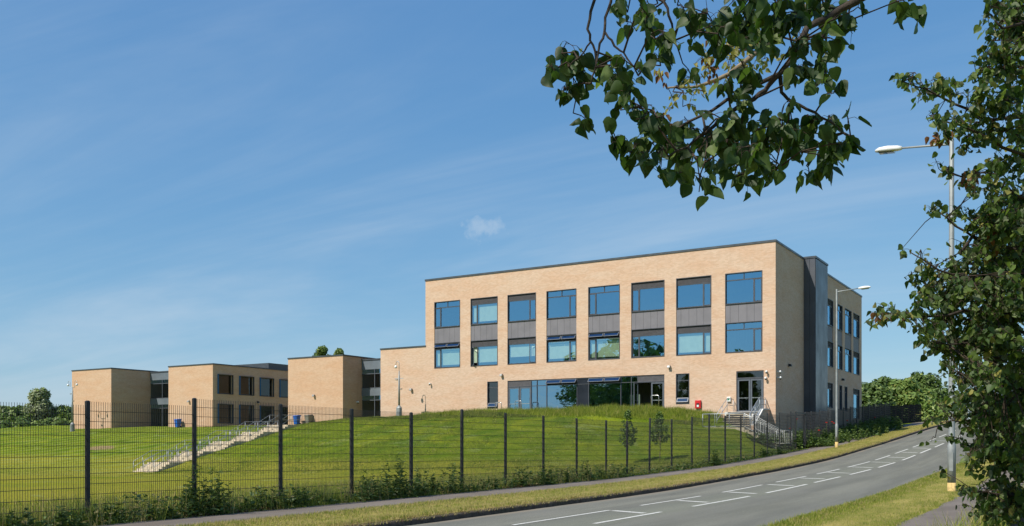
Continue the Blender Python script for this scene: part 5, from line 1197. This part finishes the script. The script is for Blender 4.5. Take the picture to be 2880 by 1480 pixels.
# a belt of trees behind the photographer, mirrored in the windows
rg5 = np.random.default_rng(5); Vb, Fb, mb_, off = [], [], [], 0
for i in range(34):
    a = rg5.uniform(-.5, 1.0); dist = rg5.uniform(62, 95); rel = rg5.uniform(-.54, .75); ang = math.atan2(-.62, -.78) + rel
    cx1, cy1 = math.cos(ang) * dist, math.sin(ang) * dist; hgt = rg5.uniform(14, 22); rad = rg5.uniform(3, 5.5); n_ = 1500
    k = rg5.integers(0, 26, n_); cc = np.stack([rg5.normal(0, rad * .5, 26), rg5.normal(0, rad * .5, 26), rg5.uniform(.5, hgt - 1, 26)], 1); d = rg5.normal(0, 1, (n_, 3)); d /= np.linalg.norm(d, axis=1)[:, None]
    P = cc[k] + d * rad * .33; P[:, 2] = np.maximum(P[:, 2], 0); nr = d + rg5.normal(0, .5, (n_, 3)); nr /= np.linalg.norm(nr, axis=1)[:, None]
    A_ = np.cross(nr, rg5.normal(0, 1, (n_, 3))); A_ /= np.linalg.norm(A_, axis=1)[:, None]; B_ = np.cross(nr, A_); s = (.62 * rg5.uniform(.6, 1.2, n_))[:, None]
    V = np.stack([P - A_ * s, P - B_ * s * .6, P + A_ * s, P + B_ * s * .6], 1).reshape(-1, 3) + np.array([cx1, cy1, -1.8]); Vb.append(V); Fb.append(np.arange(len(V)).reshape(-1, 4) + off); off += len(V); mb_.append(rg5.choice(3, n_, p=(.5, .32, .18)))
tag(np_mesh('tree_belt', np.concatenate(Vb), np.concatenate(Fb), HM, np.concatenate(mb_)), 'belt of trees mirrored in the school windows', 'trees', kind='stuff')
# saplings on the lawn behind the fence
tree_at(1765, 1152, 54.5, .52, 'left of two young trees behind the fence, tall and narrow', 1250, .08, 101, .34, mats=['leaf_mid', 'leaf_light', 'hedge_b'], probs=(.45, .2, .35), name='young_tree', clumps=46, trunk_r=.03, group='young trees on the lawn behind the fence', top_taper=.3, bark='bark_pale')
tree_at(1855, 1157, 54.5, .66, 'right of two young trees behind the fence, rounder crown', 1350, .08, 102, .36, mats=['leaf_mid', 'leaf_light', 'hedge_b'], probs=(.45, .2, .35), name='young_tree', clumps=46, trunk_r=.03, group='young trees on the lawn behind the fence', top_taper=.9, bark='bark_pale')

# --- weeds at the fence, each clump a plant of its own
def weed(px, n, h, label, seed, stems=7, spread=.28, mats=('weed_a', 'weed_b', 'hedge_a'), leafL=.13, group='weeds at the foot of the mesh fence', t=None, name='weed_clump', bushy=1.0):
    rn = random.Random(seed)
    if t is None:
        u = (px - CX) / F_PX; Y = n / (VY * u - VX); t = VX * u * Y + VY * Y
    c = Vector((n, t, g1(n, t))); o = empty(name, c, label, 'plant', group)
    st = MB(); items = []
    for i in range(stems):
        b = c + Vector((rn.gauss(0, spread * .45), rn.gauss(0, spread * .7), -.03)); hh = h * rn.uniform(.45, 1.0); ln = Vector((rn.gauss(0, .09), rn.gauss(0, .09), 0)) * hh
        P = [b, b + ln * .35 + Vector((0, 0, hh * .5)), b + ln + Vector((0, 0, hh))]; st.tube(P, [.006, .005, .002], 5, False)
        for k in range(int(hh * 46 * bushy)):
            f = rn.uniform(.06, 1) ; p = P[0].lerp(P[1], f * 2) if f < .5 else P[1].lerp(P[2], f * 2 - 1)
            a = rn.uniform(0, 2 * PI); d = Vector((math.cos(a), math.sin(a), rn.uniform(-.25, .75))); s = leafL * rn.uniform(.6, 1.25) * (1.25 - .75 * f) * 1.2
            items.append((np.array(p + d * .01), np.array(rot_from(d, (rn.gauss(0, .5), rn.gauss(0, .5), 1))), s, rn.choices(range(3), (.45, .35, .2))[0], rn.randrange(2)))
    st.build('stems', 'weed_b', o)['kind'] = 'stuff'; V, Fq, mi = leaf_block(items, LANCE if name == 'weed_clump' else OVATE); np_mesh('leaves', V, Fq, list(mats), mi, o)['kind'] = 'stuff'; return o
W = [(40, .55, 'leafy weeds at the far left end of the fence'), (190, .5, 'low leafy weeds left of the first whole fence post'), (330, .55, 'leafy weeds just right of the first whole fence post'), (440, .45, 'low weeds midway between the first two fence posts'),
     (505, .75, 'loose weeds left of the second fence post'), (545, 1.15, 'tall leafy weed hard against the second fence post'), (590, 1.2, 'tall spiky weed just right of the second fence post'), (625, .85, 'weed third along from the second fence post'), (700, .45, 'low weeds between the second and third posts'), (770, .5, 'low weeds left of the third fence post'), (830, .55, 'weeds just right of the third fence post'), (900, .42, 'low spreading weeds before the fourth post'),
     (1015, 1.0, 'tall leafy weed just right of the fourth post'), (1060, 1.05, 'tall leafy weed between the fourth and fifth posts'), (1105, 1.25, 'tallest weed between the fourth and fifth posts'), (1140, 1.15, 'tall weed left of the fifth fence post'), (1185, .95, 'bushy weed right of the fifth fence post'), (1225, .7, 'weed between the fifth and sixth posts'), (1268, .95, 'lone upright weed left of the sixth post'), (1330, .5, 'low weeds right of the sixth post'), (1390, .65, 'bushy weed left of the seventh post'),
     (1470, .75, 'bushy weed between the seventh and eighth posts'), (1530, .85, 'weed against the eighth fence post'), (1565, .8, 'upright dark weed right of the eighth post'), (1600, .6, 'weed left of the ninth post'), (1655, .9, 'broad brownish weed right of the ninth post'), (1690, .75, 'weed left of the tenth post'), (1740, .55, 'weed right of the tenth post'), (2010, .95, 'dark upright bush against the fence left of the entrance steps'), (2150, .6, 'bush at the fence below the entrance steps'), (2190, .5, 'low bush at the fence left of the gate')]
for i, (px, h, lab) in enumerate(W): weed(px, -15.98 + .12 * math.sin(i * 2.1), h, lab, 200 + i, stems=7 if px < 1800 else 14, bushy=.8 if h > .7 else 1.0)
G5 = 'plants in the bed beside the gate'
for i, (n_, t_, h, lab) in enumerate(((-17.3, 63.0, 1.0, 'leafy bed plant seen through the open gate'), (-17.0, 65.4, 1.25, 'leafy bed plant just right of the gate'), (-17.2, 67.6, 1.25, 'bed plant two posts right of the gate'), (-17.0, 70.0, 1.3, 'bed plant left of the far street lamp'), (-15.9, 66.0, .7, 'low plant on the pavement side of the gate'), (-15.85, 69.5, .85, 'bushy plant left of the far lamp column'), (-15.8, 72.5, 1.0, 'bushy plant right of the far lamp column'), (-15.8, 75.5, 1.1, 'second bushy plant right of the far lamp'), (-15.8, 78.5, 1.15, 'third bushy plant right of the far lamp'), (-15.8, 82, 1.2, 'fourth bushy plant right of the far lamp'), (-15.8, 86, 1.2, 'fifth bushy plant, below the dark fence'), (-15.8, 90.5, 1.3, 'farthest bushy plant by the pavement'), (-18.0, 61.2, .8, 'bed plant behind the lower hand rail'))):
    weed(0, n_, h, lab, 300 + i, stems=56, spread=1.15 if t_ < 75 else 1.7, group=G5, t=t_, name='bed_plant', leafL=.20, bushy=.7, mats=('weed_a', 'weed_b', 'hedge_b'))
G6 = 'red poppies near the gate'
for i, (px, py, Y) in enumerate(((2222, 1207, 62.5), (2240, 1180, 65), (2303, 1212, 64.5), (2324, 1190, 67), (2340, 1188, 69), (2345, 1192, 69), (2382, 1184, 74), (2460, 1175, 84))):
    q = at(px, py, Y); zb = g1(q.x, q.y); lab = ('lowest red poppy left of the gate', 'red poppy behind the gate frame', 'pale red poppy right of the gate', 'red poppy left of the far lamp, higher one', 'upper poppy of a pair touching the far lamp', 'lower poppy of a pair touching the far lamp', 'red poppy right of the far lamp', 'farthest red poppy before the dark fence')[i]
    o = empty('poppy', (q.x, q.y, zb), lab, 'flower', G6); MB().tube([(q.x, q.y, zb), (q.x + .02, q.y, q.z)], .008, 5).build('stem', 'weed_b', o)
    MB().lathe((q.x + .02, q.y, q.z), [(.015, -.02), (.06, .02), (.085, .06), (.02, .04)], 9).build('petals', 'poppy_red', o, True)
# bare soil and leaf litter at the foot of the fence
rg6 = np.random.default_rng(8); n_, t_ = rg6.uniform(-16.1, -15.75, 2600), np.concatenate([rg6.normal(14.0, 1.1, 1500), rg6.normal(26.8, .7, 1100)])
a = rg6.uniform(0, 2 * PI, len(n_)); s = rg6.uniform(.012, .03, len(n_)); zz = gz(n_, t_) + rg6.uniform(.01, .07, len(n_)); dz = rg6.normal(0, .012, (len(n_), 3))
V = np.stack([np.stack([n_ + s * np.cos(a + k * 2.09), t_ + s * np.sin(a + k * 2.09), zz + dz[:, k]], 1) for k in range(3)], 1).reshape(-1, 3)
tag(np_mesh('leaf_litter', V, np.arange(len(V)).reshape(-1, 3), ['soil', 'leaf_brown'], rg6.integers(0, 2, len(n_))), 'brown leaf litter at the foot of the fence', 'leaf litter', kind='stuff')

# tangled low growth along the fence foot (uncountable)
rw = random.Random(64); it = []
for k in range(5200):
    t0 = 9 + 52 * rw.random() ** 1.35; n0 = rw.uniform(-16.75, -15.78); dens = .5 + .5 * math.sin(t0 * 1.27 + 1.5 * math.sin(t0 * .41)); 
    if rw.random() > .35 + .65 * dens: continue
    hz_ = rw.random() ** 1.6 * (.12 + .38 * dens) * (1.0 if t0 < 40 else .6); a = rw.uniform(0, 2 * PI); d = Vector((math.cos(a), math.sin(a), rw.uniform(-.3, .7)))
    it.append((np.array((n0, t0, float(np.interp(t0, _tt, _F)) + .03 + hz_)), np.array(rot_from(d, (rw.gauss(0, .6), rw.gauss(0, .6), 1))), rw.uniform(.06, .15), rw.choices(range(5), (.32, .30, .16, .12, .10))[0], rw.randrange(2)))
V, Fq, mi = leaf_block(it, OVATE)
tag(np_mesh('fence_undergrowth', V, Fq, ['weed_a', 'weed_b', 'hedge_a', 'grass_c', 'leaf_light'], mi), 'tangled low weeds covering the foot of the mesh fence', 'weeds', kind='stuff')
